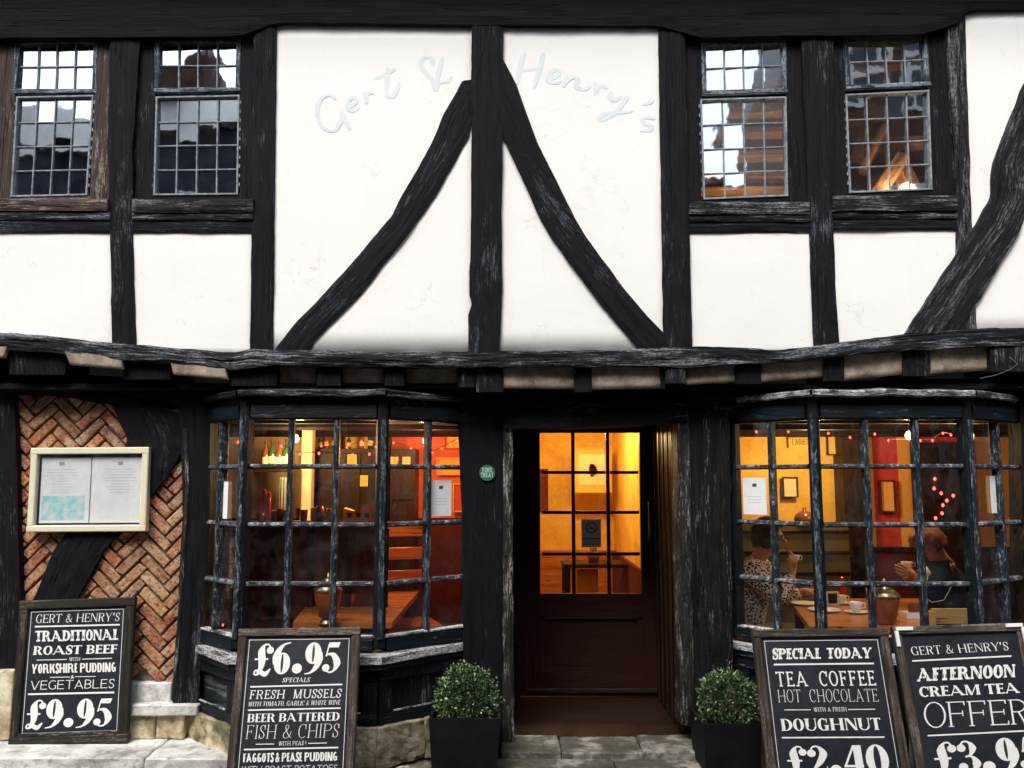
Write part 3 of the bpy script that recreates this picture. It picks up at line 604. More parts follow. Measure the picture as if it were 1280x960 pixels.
# ---- stones: white block, plinth course, ledge
def _unused(): pass
def stone(u0, u1, v0, v1, Y, d, mt='stone', nm='stone', jit=0.006):
    a = P(u0, v0, Y); b = P(u1, v1, Y)
    return rock(nm, min(a.x, b.x), max(a.x, b.x), Y, Y + d, min(a.z, b.z), max(a.z, b.z), M[mt], house, jit)
def rock(nm, x0, x1, y0, y1, z0, z1, mat, parent, jit=0.006, frame=None):
    bm = bmesh.new(); bmesh.ops.create_cube(bm, size=1.0)
    bmesh.ops.scale(bm, vec=(x1 - x0, y1 - y0, z1 - z0), verts=bm.verts)
    bmesh.ops.bevel(bm, geom=list(bm.edges), offset=0.007, segments=1, affect='EDGES')
    bmesh.ops.subdivide_edges(bm, edges=[e for e in bm.edges if e.calc_length() > 0.05], cuts=7, use_grid_fill=True)
    sd_ = rnd.random() * 50
    for v in bm.verts:
        n_ = v.co.normalized(); v.co += n_ * (noise.noise(v.co * 7 + Vector((sd_, 0, 0))) * jit * 1.4 + noise.noise(v.co * 22 + Vector((0, sd_, 0))) * jit * 1.1)
    c = Vector(((x0+x1)/2, (y0+y1)/2, (z0+z1)/2))
    for v in bm.verts: v.co = (v.co + c) if frame is None else frame @ (v.co + c)
    me = bpy.data.meshes.new(nm); bm.to_mesh(me); bm.free(); me.materials.append(mat); me.update()
    return mobj(nm, me, parent)
stone(158, 213, 853, 882, 0.235, 0.1, 'ledge')
stone(-20, 150, 853, 882, 0.245, 0.1, 'ledge')
stone(16, 60, 884, 928, 0.2, 0.15); stone(64, 108, 884, 928, 0.205, 0.15); stone(112, 160, 884, 928, 0.2, 0.15); stone(162, 192, 885, 925, 0.195, 0.15); stone(195, 228, 884, 924, 0.2, 0.15)
stone(-60, 12, 838, 925, 0.16, 0.2)
rock('lime_capping', Xof(150, .2, 880), Xof(250, .2, 880), .165, .33, Zof(893, .2), Zof(879, .2), M['ledge'], house, .004)
zl = 0.14                                           # top of the ledge
rock('ledge_stone', -3.05, -1.95, -0.12, 0.3, zl - 0.07, zl, M['ledge'], house, 0.006)
rock('ledge_stone', -1.945, -1.46, -0.12, 0.3, zl - 0.072, zl - 0.004, M['ledge'], house, 0.006)
rock('ledge_stone', -4.4, -3.055, -0.12, 0.3, zl - 0.07, zl + 0.002, M['ledge'], house, 0.006)
for a, b in ((-4.4, -3.3), (-3.29, -2.45), (-2.44, -1.98), (-1.97, -1.47)):
    rock('stone', a, b, -0.09, 0.25, -0.14, zl - 0.078, M['stone'], house, 0.01)
# wall left of the brick panel and right of the right bay, outside the frame
for k in range(9): MB().box(-5.2 + k*.205, -5.2 + k*.205 + .2, 0.28, 0.4, -.1, 2.1).build('wall_board', M['timber'], house)
for k in range(10): MB().box(3.36 + k*.225, 3.36 + k*.225 + .22, 0.28, 0.4, .26, 2.1).build('wall_board', M['timber'], house)
rock('stone', 3.1, 5.6, 0.1, 0.5, -0.14, 0.25, M['stone'], house, 0.01)
vtimber('timber_post', 1276, 1340, 1284, 1350, 480, 900, 0.2, 0.14, T, house)

# ---- bay windows
ZT, Z1, Z2, Z3, ZB = 1.935, 1.675, 1.354, 1.033, 0.745
def bay(label, wl, cl, cr, wr, ncols, plinth):
    pts = [Vector((wl[0], wl[1], 0)), Vector((cl[0], cl[1], 0)), Vector((cr[0], cr[1], 0)), Vector((wr[0], wr[1], 0))]
    # main frame: corner posts, head and bottom rail
    f = MB()
    def nrm(a, b):
        d = (b - a).normalized(); return Vector((d.y, -d.x, 0))
    def up(p, z): return Vector((p.x, p.y, z))
    ns = [nrm(pts[i], pts[i+1]) for i in range(3)]
    mats = [M['paint'], M['paint_worn']]
    vis = [ns[0], (ns[0]+ns[1]).normalized(), (ns[1]+ns[2]).normalized(), ns[2]]
    for k, p in enumerate(pts):
        wdt = 0.062 if k in (1, 2) else 0.075
        f.bar(up(p, ZB - 0.05), up(p, ZT + 0.1), wdt, 0.075, up=vis[k], ch=0.012)
    for i in range(3):
        a, b = pts[i], pts[i+1]; dd = (b - a).normalized() * 0.03
        f.bar(up(a + dd, ZB - 0.035), up(b - dd, ZB - 0.035), 0.07, 0.075)
        f.bar(up(a + dd, ZT + 0.045), up(b - dd, ZT + 0.045), 0.08, 0.09)
    bw = f.build('bay_window', M['paint'], house); bw['label'] = label
    # worn outer faces of the two corner posts
    for k in (1, 2):
        c = pts[k] + vis[k] * 0.041; MB().bar(up(c, ZB - 0.0), up(c, ZT + 0.0), 0.034, 0.014, up=vis[k], ch=0.006).build('corner_bead', M['paint_worn'], bw)
    for i in range(3):
        a, b = pts[i], pts[i+1]; n = ncols[i]; L = (b - a).length; d = (b - a).normalized()
        for c in range(1, n):
            p = a + d * (L * c / n); MB().bar(up(p, ZB), up(p, ZT), 0.031, 0.055, up=ns[i], ch=0.007).build('mullion', M['paint_worn'], bw)
        for z in (Z1, Z2, Z3):
            for c in range(n):
                p = a + d * (L * c / n + (0.018 if c else 0.032)); q = a + d * (L * (c+1) / n - (0.018 if c < n-1 else 0.032))
                MB().bar(up(p, z) + ns[i] * 0.004, up(q, z) + ns[i] * 0.004, 0.046, 0.027, ch=0.008).build('transom', M['transompaint'], bw)
        for z0_, z1_ in ((ZB, Z3), (Z3, Z2), (Z2, Z1), (Z1, ZT)):
            for c in range(n):
                p = a + d * (L * c / n + 0.01); q = a + d * (L * (c+1) / n - 0.01)
                off = -ns[i] * 0.012; t1 = rnd.gauss(0, 0.002); t2 = rnd.gauss(0, 0.002)
                v4 = [up(p, z0_) + off + ns[i]*t1, up(q, z0_) + off - ns[i]*t1, up(q, z1_) + off + ns[i]*t2, up(p, z1_) + off - ns[i]*t2]
                mk('pane', v4 + [x - ns[i] * 0.003 for x in v4], [(0, 1, 2, 3), (7, 6, 5, 4), (0, 4, 5, 1), (1, 5, 6, 2), (2, 6, 7, 3), (3, 7, 4, 0)], M['glass'], bw)
                # putty / white bead at the foot of each light
                if z0_ == ZB: MB().bar(up(p, ZB + 0.008) + ns[i]*0.012, up(q, ZB + 0.008) + ns[i]*0.012, 0.05, 0.012, ch=0.003).build('glazing_bead', M['sillpaint'], bw)
    # outline offset helper
    def offs(e, ends=0.0):
        q = []
        for k, p in enumerate(pts):
            if k == 0: q.append(p + Vector((-e - ends, 0.03, 0)))
            elif k == 3: q.append(p + Vector((e + ends, 0.03, 0)))
            else: q.append(p + vis[k] * e * 1.08)
        return q
    def slab(e, z0, z1, name, mt, y_back=0.42, e2=None, tilt=0.0):
        o1 = offs(e); n_ = len(o1); vs = []; uv = []
        for z, oo in ((z0, o1), (z1, offs(e2 if e2 is not None else e))):
            for p in oo: vs.append((p.x, p.y, z + (rnd.uniform(-.004, .004))))
            vs.append((oo[-1].x, y_back, z)); vs.append((oo[0].x, y_back, z))
        N = 6; fs = [tuple(range(N-1, -1, -1)), tuple(range(N, 2*N))] + [(k, (k+1) % N, (k+1) % N + N, k + N) for k in range(N)]
        m = MB(); m.add(vs, fs, [(v[2] * 1.0 + v[1], v[0]) for v in vs]); return m.build(name, mt, bw)
    # sill: subdivided bars so the peeling paint reads, front nosing
    sl_ = offs(0.035)
    for i in range(3):
        a, b = sl_[i], sl_[i+1]; n_ = ns[i]
        a_i, b_i = pts[i], pts[i+1]
        z0, z1 = ZB - 0.125, ZB - 0.075; inn = -n_ * 0.02
        ao, bo = offs(0.085)[i], offs(0.085)[i+1]
        vs = [up(ao, z0), up(bo, z0), up(b_i - n_*0.03, z0), up(a_i - n_*0.03, z0), up(ao, z1 - 0.012), up(bo, z1 - 0.012), up(b_i - n_*0.03, z1 + 0.006), up(a_i - n_*0.03, z1 + 0.006)]
        L = (bo - ao).length
        MB().hexa(vs, 0, [(0, 0), (0, L), (.1, L), (.1, 0), (.05, 0), (.05, L), (.17, L), (.17, 0)]).build('sill', M['sillpaint'], bw)
        MB().hexa([up(ao - n_*.012, z0 - 0.032), up(bo - n_*.012, z0 - 0.032), up(b_i, z0 - 0.032), up(a_i, z0 - 0.032), up(ao - n_*.012, z0 - .001), up(bo - n_*.012, z0 - .001), up(b_i, z0 - .001), up(a_i, z0 - .001)], 0,
                  [(0, 0), (0, L), (.1, L), (.1, 0), (.03, 0), (.03, L), (.13, L), (.13, 0)]).build('sill_moulding', M['paint'], bw)
        # riser panel: board, four raised stiles
        zb = plinth; zc = z0 - 0.035; ib = -n_ * 0.012
        vs = [up(a_i, zb) + ib, up(b_i, zb) + ib, up(b_i, zb) + ib - n_*.03, up(a_i, zb) + ib - n_*.03, up(a_i, zc) + ib, up(b_i, zc) + ib, up(b_i, zc) + ib - n_*.03, up(a_i, zc) + ib - n_*.03]
        MB().hexa(vs, 0, [(p.x*.7+p.y*.7, p.z) for p in vs]).build('riser_panel', M['panelgreen'], bw)
        d = (b_i - a_i).normalized(); s_ = MB(); of = n_ * 0.008
        s_.bar(up(a_i, zb + .03) + of, up(b_i, zb + .03) + of, 0.035, 0.06, ch=.006); s_.bar(up(a_i, zc - .035) + of, up(b_i, zc - .035) + of, 0.035, 0.07, ch=.006)
        for t in ([0.0, 1.0] if i != 1 else [0.0, 0.5, 1.0]):
            p = a_i.lerp(b_i, t) + d * (0.04 if t == 0 else -0.04 if t == 1 else 0); s_.bar(up(p, zb + .061) + of, up(p, zc - .071) + of, 0.08, 0.035, up=n_, ch=.006)
        s_.build('panel_frame', M['paint'], bw)
        MB().bar(up(a_i + d*.09, zb + .064) + n_*.02, up(b_i - d*.09, zb + .064) + n_*.02, 0.012, 0.008).build('panel_bead', M['sillpaint'], bw)
    # fascia under the cornice, cornice with wavy worn front edge, lead flat
    slab(0.028, ZT + 0.09, 2.055, 'fascia', M['timber'], e2=0.035)
    for i in range(3):
        a, b = offs(0.075)[i], offs(0.075)[i+1]; L = (b - a).length; N = max(6, int(L * 24)); m = MB(); vs = []; uv = []; fs = []
        for k in range(N + 1):
            p = a.lerp(b, k / N); zz_ = 2.083 + noise.noise(Vector((p.x * 5, 3, 1))) * 0.010 + noise.noise(Vector((p.x * 18, 7, 1))) * 0.004 - (0.022 if (i != 1 and ((k == 0 and i == 0) or (k == N and i == 2))) else 0)
            for (o_, dz) in ((0.0, -0.026), (0.016, -0.018), (0.02, 0.006), (0.006, 0.014), (-0.12, 0.03)):
                vs.append(up(p + ns[i] * o_, zz_ + dz)); uv.append((dz + o_, L * k / N))
        for k in range(N):
            for q in range(4): fs.append((k*5+q, (k+1)*5+q, (k+1)*5+q+1, k*5+q+1))
            fs.append((k*5, k*5+4, (k+1)*5+4, (k+1)*5))
        m.add(vs, fs, uv); m.build('cornice', M['cornice'] if 'right' in label else TW, bw)
    slab(-0.01, 2.094, 2.11, 'lead_flat', M['darkink'])
    # plinth stones under each side
    for i in range(3):
        a, b = pts[i], pts[i+1]; L = (b - a).length; d = (b - a).normalized(); ang = math.atan2(d.y, d.x)
        fr = Matrix.Translation((a.x, a.y, 0)) @ Matrix.Rotation(ang, 4, 'Z'); k0 = 0
        for s_, e_, q0, q1 in ((0.0, 0.46, .07, plinth), (0.47, 1.0, .07, plinth), (0.0, 0.3, -.14, .062), (0.31, 1.0, -.14, .062)):
            rock('stone', L*s_ - (0.02 if s_ == 0 else 0) , L*e_, -0.035 + rnd.uniform(-.01, .01), 0.16, q0, q1 - 0.006, M['stone'], house, 0.012, frame=fr)
    return bw, pts, ns
bayL = bay('left bay window with a wine rack of bottles and a table behind it', (-1.87, .33), (-1.485, -.05), (-.726, -.05), (-.255, .33), (2, 3, 2), 0.29)
bayR = bay('right bay window with two diners behind it', (1.33, .33), (1.69, -.05), (2.535, -.05), (3.08, .33), (2, 3, 2), 0.29)
# ---- piers beside the door
timber('timber_post', [(571, 500), (577, 640), (580, 945)], [(630, 528), (630, 640), (629, 945)], 0.245, 0.3, T, house, n=60)
timber('door_jamb', [(629, 536), (629, 700), (628, 945)], [(641, 536), (641, 700), (643, 945)], 0.222, 0.16, M['jamb'], house, n=60, K=5)
timber('timber_post', [(862, 520), (864, 640), (868, 932)], [(912, 500), (914, 640), (918, 932)], 0.235, 0.3, M['pier'], house, n=70, relief=0.01, wob=0.004)
timber('door_jamb', [(846, 527), (848, 700), (851, 905)], [(863, 525), (865, 700), (869, 910)], 0.22, 0.16, M['jamb'], house, n=60, K=6)
timber('door_lintel', [(630, 500), (860, 496)], [(630, 536), (700, 535), (800, 531), (860, 527)], 0.2, 0.22, T, house, n=40)
# ---- porch recess and door
YD = 1.22; xl, xr = -0.05, 1.0; zf = 0.117
rc = MB().box(xl - .05, xl, .38, YD + .05, zf, 2.1).build('porch_wall', M['darkwood'], house)
MB().box(xr, xr + .05, .38, YD + .05, zf, 2.1).build('porch_wall', M['darkwood'], house)
for k in range(5):
    MB().bar((xr - .012, .45 + k * .16, zf), (xr - .012, .45 + k * .16, 2.05), .03, .012, up=(1, 0, 0)).build('wall_batten', M['darkwood'], house)
MB().box(xl, xr, .38, YD, 2.0, 2.05).build('porch_ceiling', M['darkwood'], house)
pf = MB().box(xl, xr, .34, YD + .1, zf - .05, zf - .002).build('porch_floor', M['darkwood'], house)
dx0, dx1 = Xof(650, YD), Xof(826, YD)
gx = [(677, 714), (719, 757), (763, 798)]; gy = [(543, 588), (593, 638), (643, 690), (695, 740)]
GX = [(Xof(a, YD), Xof(b, YD)) for a, b in gx]; GZ = [(Zof(b, YD), Zof(a, YD)) for a, b in gy]
dm = MB(); dtop = 2.0; dbot = zf + .012
L_, R_ = GX[0][0] - .012, GX[-1][1] + .012; T_, B_ = GZ[0][1] + .012, GZ[-1][0] - .012
dm.box(dx0, L_, YD, YD + .045, dbot, dtop); dm.box(R_, dx1, YD, YD + .045, dbot, dtop); dm.box(L_, R_, YD, YD + .045, T_, dtop); dm.box(L_, R_, YD + .001, YD + .045, B_ - .16, B_)
dm.box(L_, R_, YD, YD + .045, dbot, dbot + .16); dm.box(L_, R_, YD + .014, YD + .04, dbot + .16, B_ - .16)
door = dm.build('door', M['doorwood'], house)
for k in range(1, 3):
    x = (GX[k-1][1] + GX[k][0]) / 2; MB().bar((x, YD + .012, B_), (x, YD + .012, T_), .024, .03, up=(0, 1, 0)).build('glazing_bar', M['darkwood'], door)
for k in range(1, 4):
    z = (GZ[k-1][0] + GZ[k][1]) / 2
    for c in range(3): MB().bar((GX[c][0] - .001, YD + .013, z), (GX[c][1] + .001, YD + .013, z), .03, .022).build('glazing_bar', M['darkwood'], door)
for a in GX:
    for b in GZ:
        MB().box(a[0]-.01, a[1]+.01, YD + .02, YD + .024, b[0]-.01, b[1]+.01).build('pane', M['glass'], door)
MB().bar((L_ + .03, YD - .004, B_ - .165), (R_ - .03, YD - .004, B_ - .165), .012, .012).build('moulding', M['doorwood'], door)
MB().bar((dx0 + .05, YD - .012, zf + .05), (dx1 - .02, YD - .012, zf + .05), .03, .03).build('weather_bar', M['darkwood'], door)
xh = Xof(812, YD - .1); zh = Zof(652, YD - .1)
hd = MB().tube([(xh, YD - .01, zh - .14), (xh, YD - .06, zh - .13), (xh, YD - .07, zh), (xh, YD - .06, zh + .13), (xh, YD - .01, zh + .14)], .009, 8).build('handle', M['steel'], door, True)
MB().box(dx1, xr, YD, YD + .05, zf, 2.0).build('door_frame', M['darkwood'], house); MB().box(xl, dx0, YD, YD + .05, zf, 2.0).build('door_frame', M['darkwood'], house)
# threshold and steps
rock('threshold_stone', -.06, .27, .05, .37, 0.02, zf + .0, M['flag'], house, .004); rock('threshold_stone', .275, .72, .05, .37, 0.02, zf - .003, M['flag'], house, .004); rock('threshold_stone', .725, 1.06, .05, .37, 0.02, zf + .001, M['flag'], house, .004)
rock('step_stone', -.12, .55, -.42, .045, -.1, 0.085, M['flag'], house, .004); rock('step_stone', .556, 1.2, -.42, .045, -.1, 0.083, M['flag'], house, .004)

# ================================================================== ground
pav = MB().box(-30, 30, -40, 20, -0.35, -0.165).build('pavement', M['asphalt']); tag(pav, kind='structure')
flv = []
for k in range(6):
    bm = bmesh.new(); bmesh.ops.create_cube(bm, size=1.0); bmesh.ops.scale(bm, vec=(.59, .44, .06), verts=bm.verts)
    bmesh.ops.bevel(bm, geom=list(bm.edges), offset=.008, segments=1, affect='EDGES')
    for v in bm.verts: v.co.z += noise.noise(v.co * 4 + Vector((k, 0, 0))) * .006
    me = bpy.data.meshes.new('flagstone'); bm.to_mesh(me); bm.free(); me.materials.append(M['flag']); flv.append(me)
for j in range(13):
    for i in range(-7, 8):
        o = mobj('flagstone', flv[rnd.randrange(6)], pav); o.location = (i * .6 + (j % 2) * .3, .1 - j * .45 - .2, -.15 + rnd.uniform(-.003, .003))

# ================================================================== houses on the other side of the street (seen in the window glass)
def opp_house(x0, x1, eave, mat, label, nwin, rows, gable=False):
    h = empty('terraced_house', ((x0+x1)/2, -6.6, -.15)); tag(h, label, 'building', 'houses across the street')
    y1, y0 = -6.6, -12.0; wl = MB()
    wl.box(x0, x1, y0, y1, -.15, eave); wl.build('wall', mat, h)
    r = MB(); ym = (y0+y1)/2; xm = (x0+x1)/2
    if gable: r.add([(x0-.1, y0, eave), (x1+.1, y0, eave), (x1+.1, y1+.15, eave), (x0-.1, y1+.15, eave), (xm, y1+.15, eave+2.2), (xm, y0, eave+2.2)], [(0, 1, 2, 3), (3, 2, 4), (0, 5, 1), (0, 3, 4, 5), (1, 5, 4, 2)])
    else: r.add([(x0, y0-.2, eave), (x1, y0-.2, eave), (x1, y1+.2, eave), (x0, y1+.2, eave), (x0, ym, eave+2.0), (x1, ym, eave+2.0)], [(0, 1, 2, 3), (3, 2, 5, 4), (0, 4, 5, 1), (0, 3, 4), (1, 5, 2)])
    rf = r.build('roof', M['slate'], h)
    ch = MB(); ch.box(x0+.2, x0+.9, ym-.4, ym+.3, eave+1.0, eave+3.0); ch.build('chimney', M['oppbrick'], rf)
    W = (x1-x0)/nwin
    for j in range(rows):
        for i in range(nwin):
            cx = x0 + W*(i+.5); z = 1.0 + j*2.6
            if z + 1.4 > eave: continue
            f = MB(); ww = .5
            f.box(cx-ww-.08, cx+ww+.08, y1-.01, y1+.05, z-.08, z); f.box(cx-ww-.08, cx+ww+.08, y1-.01, y1+.05, z+1.4, z+1.48)
            f.box(cx-ww-.08, cx-ww, y1-.01, y1+.05, z, z+1.4); f.box(cx+ww, cx+ww+.08, y1-.01, y1+.05, z, z+1.4); f.box(cx-.03, cx+.03, y1, y1+.04, z, z+1.4); f.box(cx-ww, cx-.03, y1, y1+.035, z+.67, z+.73); f.box(cx+.03, cx+ww, y1, y1+.035, z+.67, z+.73)
            fo = f.build('window', M['ink'], h)
            MB().box(cx-ww, cx+ww, y1+.004, y1+.012, z, z+1.4).build('pane', M['oppglass'], fo)
M['slate'] = noisy('slate', (0.02, 0.027, 0.045), (0.05, 0.062, 0.09), 8, 0.6, .4)
M['oppbrick'] = noisy('far_brick', (0.08, 0.035, 0.025), (0.15, 0.075, 0.05), 5, .9, .3)
M['opptan'] = noisy('far_render', (0.05, 0.042, 0.036), (0.09, 0.078, 0.065), 2, .9, .2)
M['oppdark'] = noisy('far_dark_render', (0.03, 0.036, 0.05), (0.055, 0.062, 0.08), 2, .9, .2)
M['oppglass'] = plain('far_glass', (0.02, 0.025, 0.03), .1, .5)
opp_house(-13, -6.6, 5.9, M['oppbrick'], 'brick house across the street reflected at the far left', 3, 3)
opp_house(-6.55, -3.3, 6.1, M['oppdark'], 'dark rendered house across the street facing the left windows', 2, 3)
opp_house(-3.25, 1.7, 6.6, M['opptan'], 'tan rendered house across the street facing the door', 3, 3, True)
opp_house(1.75, 3.05, 3.2, M['oppdark'], 'low dark building across the street between two tall ones', 1, 1)
opp_house(3.1, 7.2, 8.0, M['oppbrick'], 'tall brick house across the street facing the right windows', 3, 3)
opp_house(7.25, 14, 7.0, M['opptan'], 'tan rendered house across the street at the far right', 3, 3)

opp_house(14.1, 22, 6.4, M['oppbrick'], 'brick house far along the street to the right', 4, 2)
opp_house(22.1, 34, 7.2, M['oppdark'], 'dark rendered house farthest along the street to the right', 4, 3)
opp_house(-22, -13.1, 6.6, M['opptan'], 'tan rendered house far along the street to the left', 4, 2)
opp_house(-34, -22.1, 7.0, M['oppdark'], 'dark rendered house farthest along the street to the left', 4, 3)
for x0_, x1_, lab_, mt_ in ((5.75, 16, 'brick neighbour adjoining the pub on its right', 'oppbrick'), (-16, -5.35, 'dark rendered neighbour adjoining the pub on its left', 'oppdark')):
    nb_ = tag(empty('terraced_house', ((x0_+x1_)/2, .2, -.15)), lab_, 'building', 'houses beside the pub')
    MB().box(x0_, x1_, .2, 5, -.15, 5.4).build('wall', M[mt_], nb_)
    r_ = MB(); r_.add([(x0_, 0, 5.4), (x1_, 0, 5.4), (x1_, 5, 5.4), (x0_, 5, 5.4), (x0_, 2.6, 7.4), (x1_, 2.6, 7.4)], [(0, 3, 2, 1), (0, 1, 5, 4), (2, 3, 4, 5), (0, 4, 3), (1, 2, 5)]); r_.build('roof', M['slate'], nb_)
    for k in range(3):
        for zb_ in (.8, 3.2):
            cx = x0_ + (x1_-x0_)*(k+.5)/3; f = MB(); f.box(cx-.6, cx+.6, .15, .199, zb_-.08, zb_); f.box(cx-.6, cx+.6, .15, .199, zb_+1.4, zb_+1.48); f.box(cx-.6, cx-.52, .15, .199, zb_, zb_+1.4); f.box(cx+.52, cx+.6, .15, .199, zb_, zb_+1.4); f.box(cx-.03, cx+.03, .16, .199, zb_, zb_+1.4)
            fo = f.build('window', M['ink'], nb_); MB().box(cx-.52, cx+.52, .185, .196, zb_, zb_+1.4).build('pane', M['oppglass'], fo)

# ================================================================== ground floor rooms
def wsec(u0, u1, Y, mat, v=600, z0=.1, z1=2.06, nm='inner_wall', th=.05):
    a, b = Xof(u0, Y, v), Xof(u1, Y, v); return MB().box(a, b, Y, Y + th, z0, z1).build(nm, mat, house)
def grd(name, x0, x1, y0, y1):
    tag(MB().box(x0, x1, y0, y1, .04, .1).build('floor', M['floorwood'], house), kind='structure')
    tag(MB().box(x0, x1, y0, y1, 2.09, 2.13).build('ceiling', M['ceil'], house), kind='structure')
for x0, x1 in ((-3.2, -.12), (1.12, 4.6)):
    grd('g', x0, x1, .45, 3.4)
    MB().box(x0-.05, x0, .45, 3.4, .1, 2.09).build('inner_wall', M['darkwood'] if x0 < 0 else M['yellow'], house)
    MB().box(x1, x1+.05, .45, 3.4, .1, 2.09).build('inner_wall', M['coral'] if x0 < 0 else M['orange'], house)
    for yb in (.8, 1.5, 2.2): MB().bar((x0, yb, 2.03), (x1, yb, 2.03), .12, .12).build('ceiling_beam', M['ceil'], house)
# front wall either side of the bays, seen from within
for x0, x1 in ((-3.2, -1.93), (4.6, 3.15)):
    MB().box(min(x0, x1), max(x0, x1), .4, .445, .1, 2.09).build('inner_wall', M['darkwood'], house)
wsec(100, 372, 2.5, M['cream']); wsec(372, 482, 2.51, M['yellow']); wsec(482, 610, 2.5, M['coral']); 
wsec(860, 1056, 2.5, M['yellow']); wsec(1079, 1092, 2.5, M['orange']); wsec(1092, 1124, 2.51, M['red']); wsec(1124, 1146, 2.5, M['orange']); wsec(1146, 1222, 2.5, M['red']); wsec(1222, 1250, 2.49, M['yellow']); wsec(1250, 1330, 2.5, M['orange'])
wsec(1054, 1080, 2.3, M['darkwood'], nm='timber_post', th=.2)
wsec(478, 486, 2.3, M['darkwood'], nm='timber_post', th=.12)
# dark header board below the ceiling at the back of both rooms
for a, b in ((100, 610), (860, 1330)):
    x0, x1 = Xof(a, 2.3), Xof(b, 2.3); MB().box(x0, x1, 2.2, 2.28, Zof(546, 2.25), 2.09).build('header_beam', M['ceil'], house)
# dark panelled dado round the rooms
for x0_, x1_, y_, zt_ in ((-3.2, -.12, 2.44, 1.24), (1.12, 4.6, 2.44, 1.0)):
    MB().box(x0_, x1_, y_, y_ + .03, .1, zt_).build('dado', M['maroon'], house); MB().box(x0_, x1_, y_ - .02, y_ + .035, zt_ + .001, zt_ + .04).build('dado_rail', M['darkwood'], house)
    MB().box(x1_ - .03, x1_ - .001, .46, y_ - .001, .1, zt_).build('dado', M['maroon'], house)
MB().box(-.049, .999, 3.56, 3.59, .11, .92).build('dado', M['tablewood'], house); MB().box(-.048, -.02, 1.4, 3.55, .11, .92).build('dado', M['maroon'], house); MB().box(.97, .998, 1.4, 3.55, .11, .92).build('dado', M['maroon'], house)
# hall behind the door
x0, x1 = -.05, 1.0
tag(MB().box(x0, x1, YD + .12, 3.6, .05, .11).build('floor', M['floorwood'], house), kind='structure'); tag(MB().box(x0, x1, YD + .06, 3.6, 2.2, 2.24).build('ceiling', M['cream'], house), kind='structure')
MB().box(x0 - .12, x0, YD + .06, 3.6, .1, 2.2).build('inner_wall', M['yellow'], house); MB().box(x1, x1 + .12, YD + .06, 3.6, .1, 2.2).build('inner_wall', M['yellow'], house)
MB().box(x0 - .12, x1 + .12, 3.6, 3.65, .1, 2.2).build('inner_wall', M['yellow'], house)

def thing(name, label, cat, loc, group=None): 
    return tag(empty(name, loc), label, cat, group)
def pbox(u0, u1, v0, v1, Y, d, name, mat, parent, um=None, vm=None):
    a = P(u0, v1, Y); b = P(u1, v0, Y); return MB().box(a.x, b.x, Y, Y + d, a.z, b.z).build(name, mat, parent)
def picture(label, u0, u1, v0, v1, Y, fw, fmat, inner, art=None, group=None):
    c = P((u0+u1)/2, (v0+v1)/2, Y); t = thing('picture_frame', label, 'picture', c, group)
    a = P(u0, v1, Y); b = P(u1, v0, Y); f = MB()
    f.box(a.x, b.x, Y - .03, Y, b.z - fw, b.z); f.box(a.x, b.x, Y - .03, Y, a.z, a.z + fw); f.box(a.x, a.x + fw, Y - .03, Y, a.z + fw, b.z - fw); f.box(b.x - fw, b.x, Y - .03, Y, a.z + fw, b.z - fw)
    f.build('frame', fmat, t); MB().box(a.x + fw, b.x - fw, Y - .008, Y - .001, a.z + fw, b.z - fw).build('print', inner, t)
    if art: pbox(*art[:4], Y - .012, .003, 'image', art[4], t); 
    return t
# pictures and signs on the walls
t = picture('framed dark print on an orange mount hung behind the middle door panes', 717, 764, 560, 616, 3.2, .012, M['chairwood'], M['orange'])
pbox(724, 756, 568, 606, 3.184, .004, 'mount', M['cream'], t)
m = MB(); cpt = P(740, 588, 3.178)
for k in range(14):
    a = k / 14 * 6.283; m.box(cpt.x + math.cos(a) * .035 * rnd.random() - .015, cpt.x + math.cos(a) * .035 + .012, 3.176, 3.18 - k * .0001, cpt.z + math.sin(a) * .05 * rnd.random() - .02, cpt.z + math.sin(a) * .05 + .012)
tag(m.build('image', M['bottle_brown'], t), kind='stuff')
picture('tall dark red frame behind the left door panes', 660, 685, 586, 640, 3.3, .02, M['maroon'], M['maroon'])
picture('dark red frame behind the right door panes', 793, 812, 570, 626, 3.3, .02, M['maroon'], M['bottle_brown'])
picture('thin black frame on the yellow wall of the right room', 1033, 1051, 535, 569, 2.45, .01, M['darkwood'], M['yellow'])
picture('orange relief panel on the wall of the left room', 546, 582, 572, 594, 2.45, .015, M['orange'], M['yellow'])
picture('red framed panel high on the orange wall of the left room', 556, 590, 540, 562, 2.46, .012, M['red'], M['orange'])
# hall table below the picture
t = thing('hall_table', 'dark hall table seen through the lowest door panes', 'table', P(738, 720, 2.6))
a = P(704, 704, 2.5); b = P(795, 700, 2.5)
MB().box(a.x, b.x, 2.4, 2.8, a.z - .03, a.z).build('table_top', M['darkwood'], t)
for xx in (a.x + .03, b.x - .03):
    for yy in (2.44, 2.76): MB().box(xx - .025, xx + .025, yy - .025, yy + .025, .11, a.z - .031).build('leg', M['darkwood'], t)
MB().box(a.x + .12, a.x + .3, 2.55, 2.6, a.z - .34, a.z - .06).build('drawer_front', M['orange'], t)
t = thing('flower_vase', 'small dark vase on the hall table behind the door', 'vase', P(742, 702, 2.6))
MB().lathe((P(742, 702, 2.6).x, 2.6, a.z), [(0, 0), (.04, 0), (.055, .05), (.03, .1), (.035, .13), (0, .13)], 14).build('body', M['bottle_brown'], t, True)

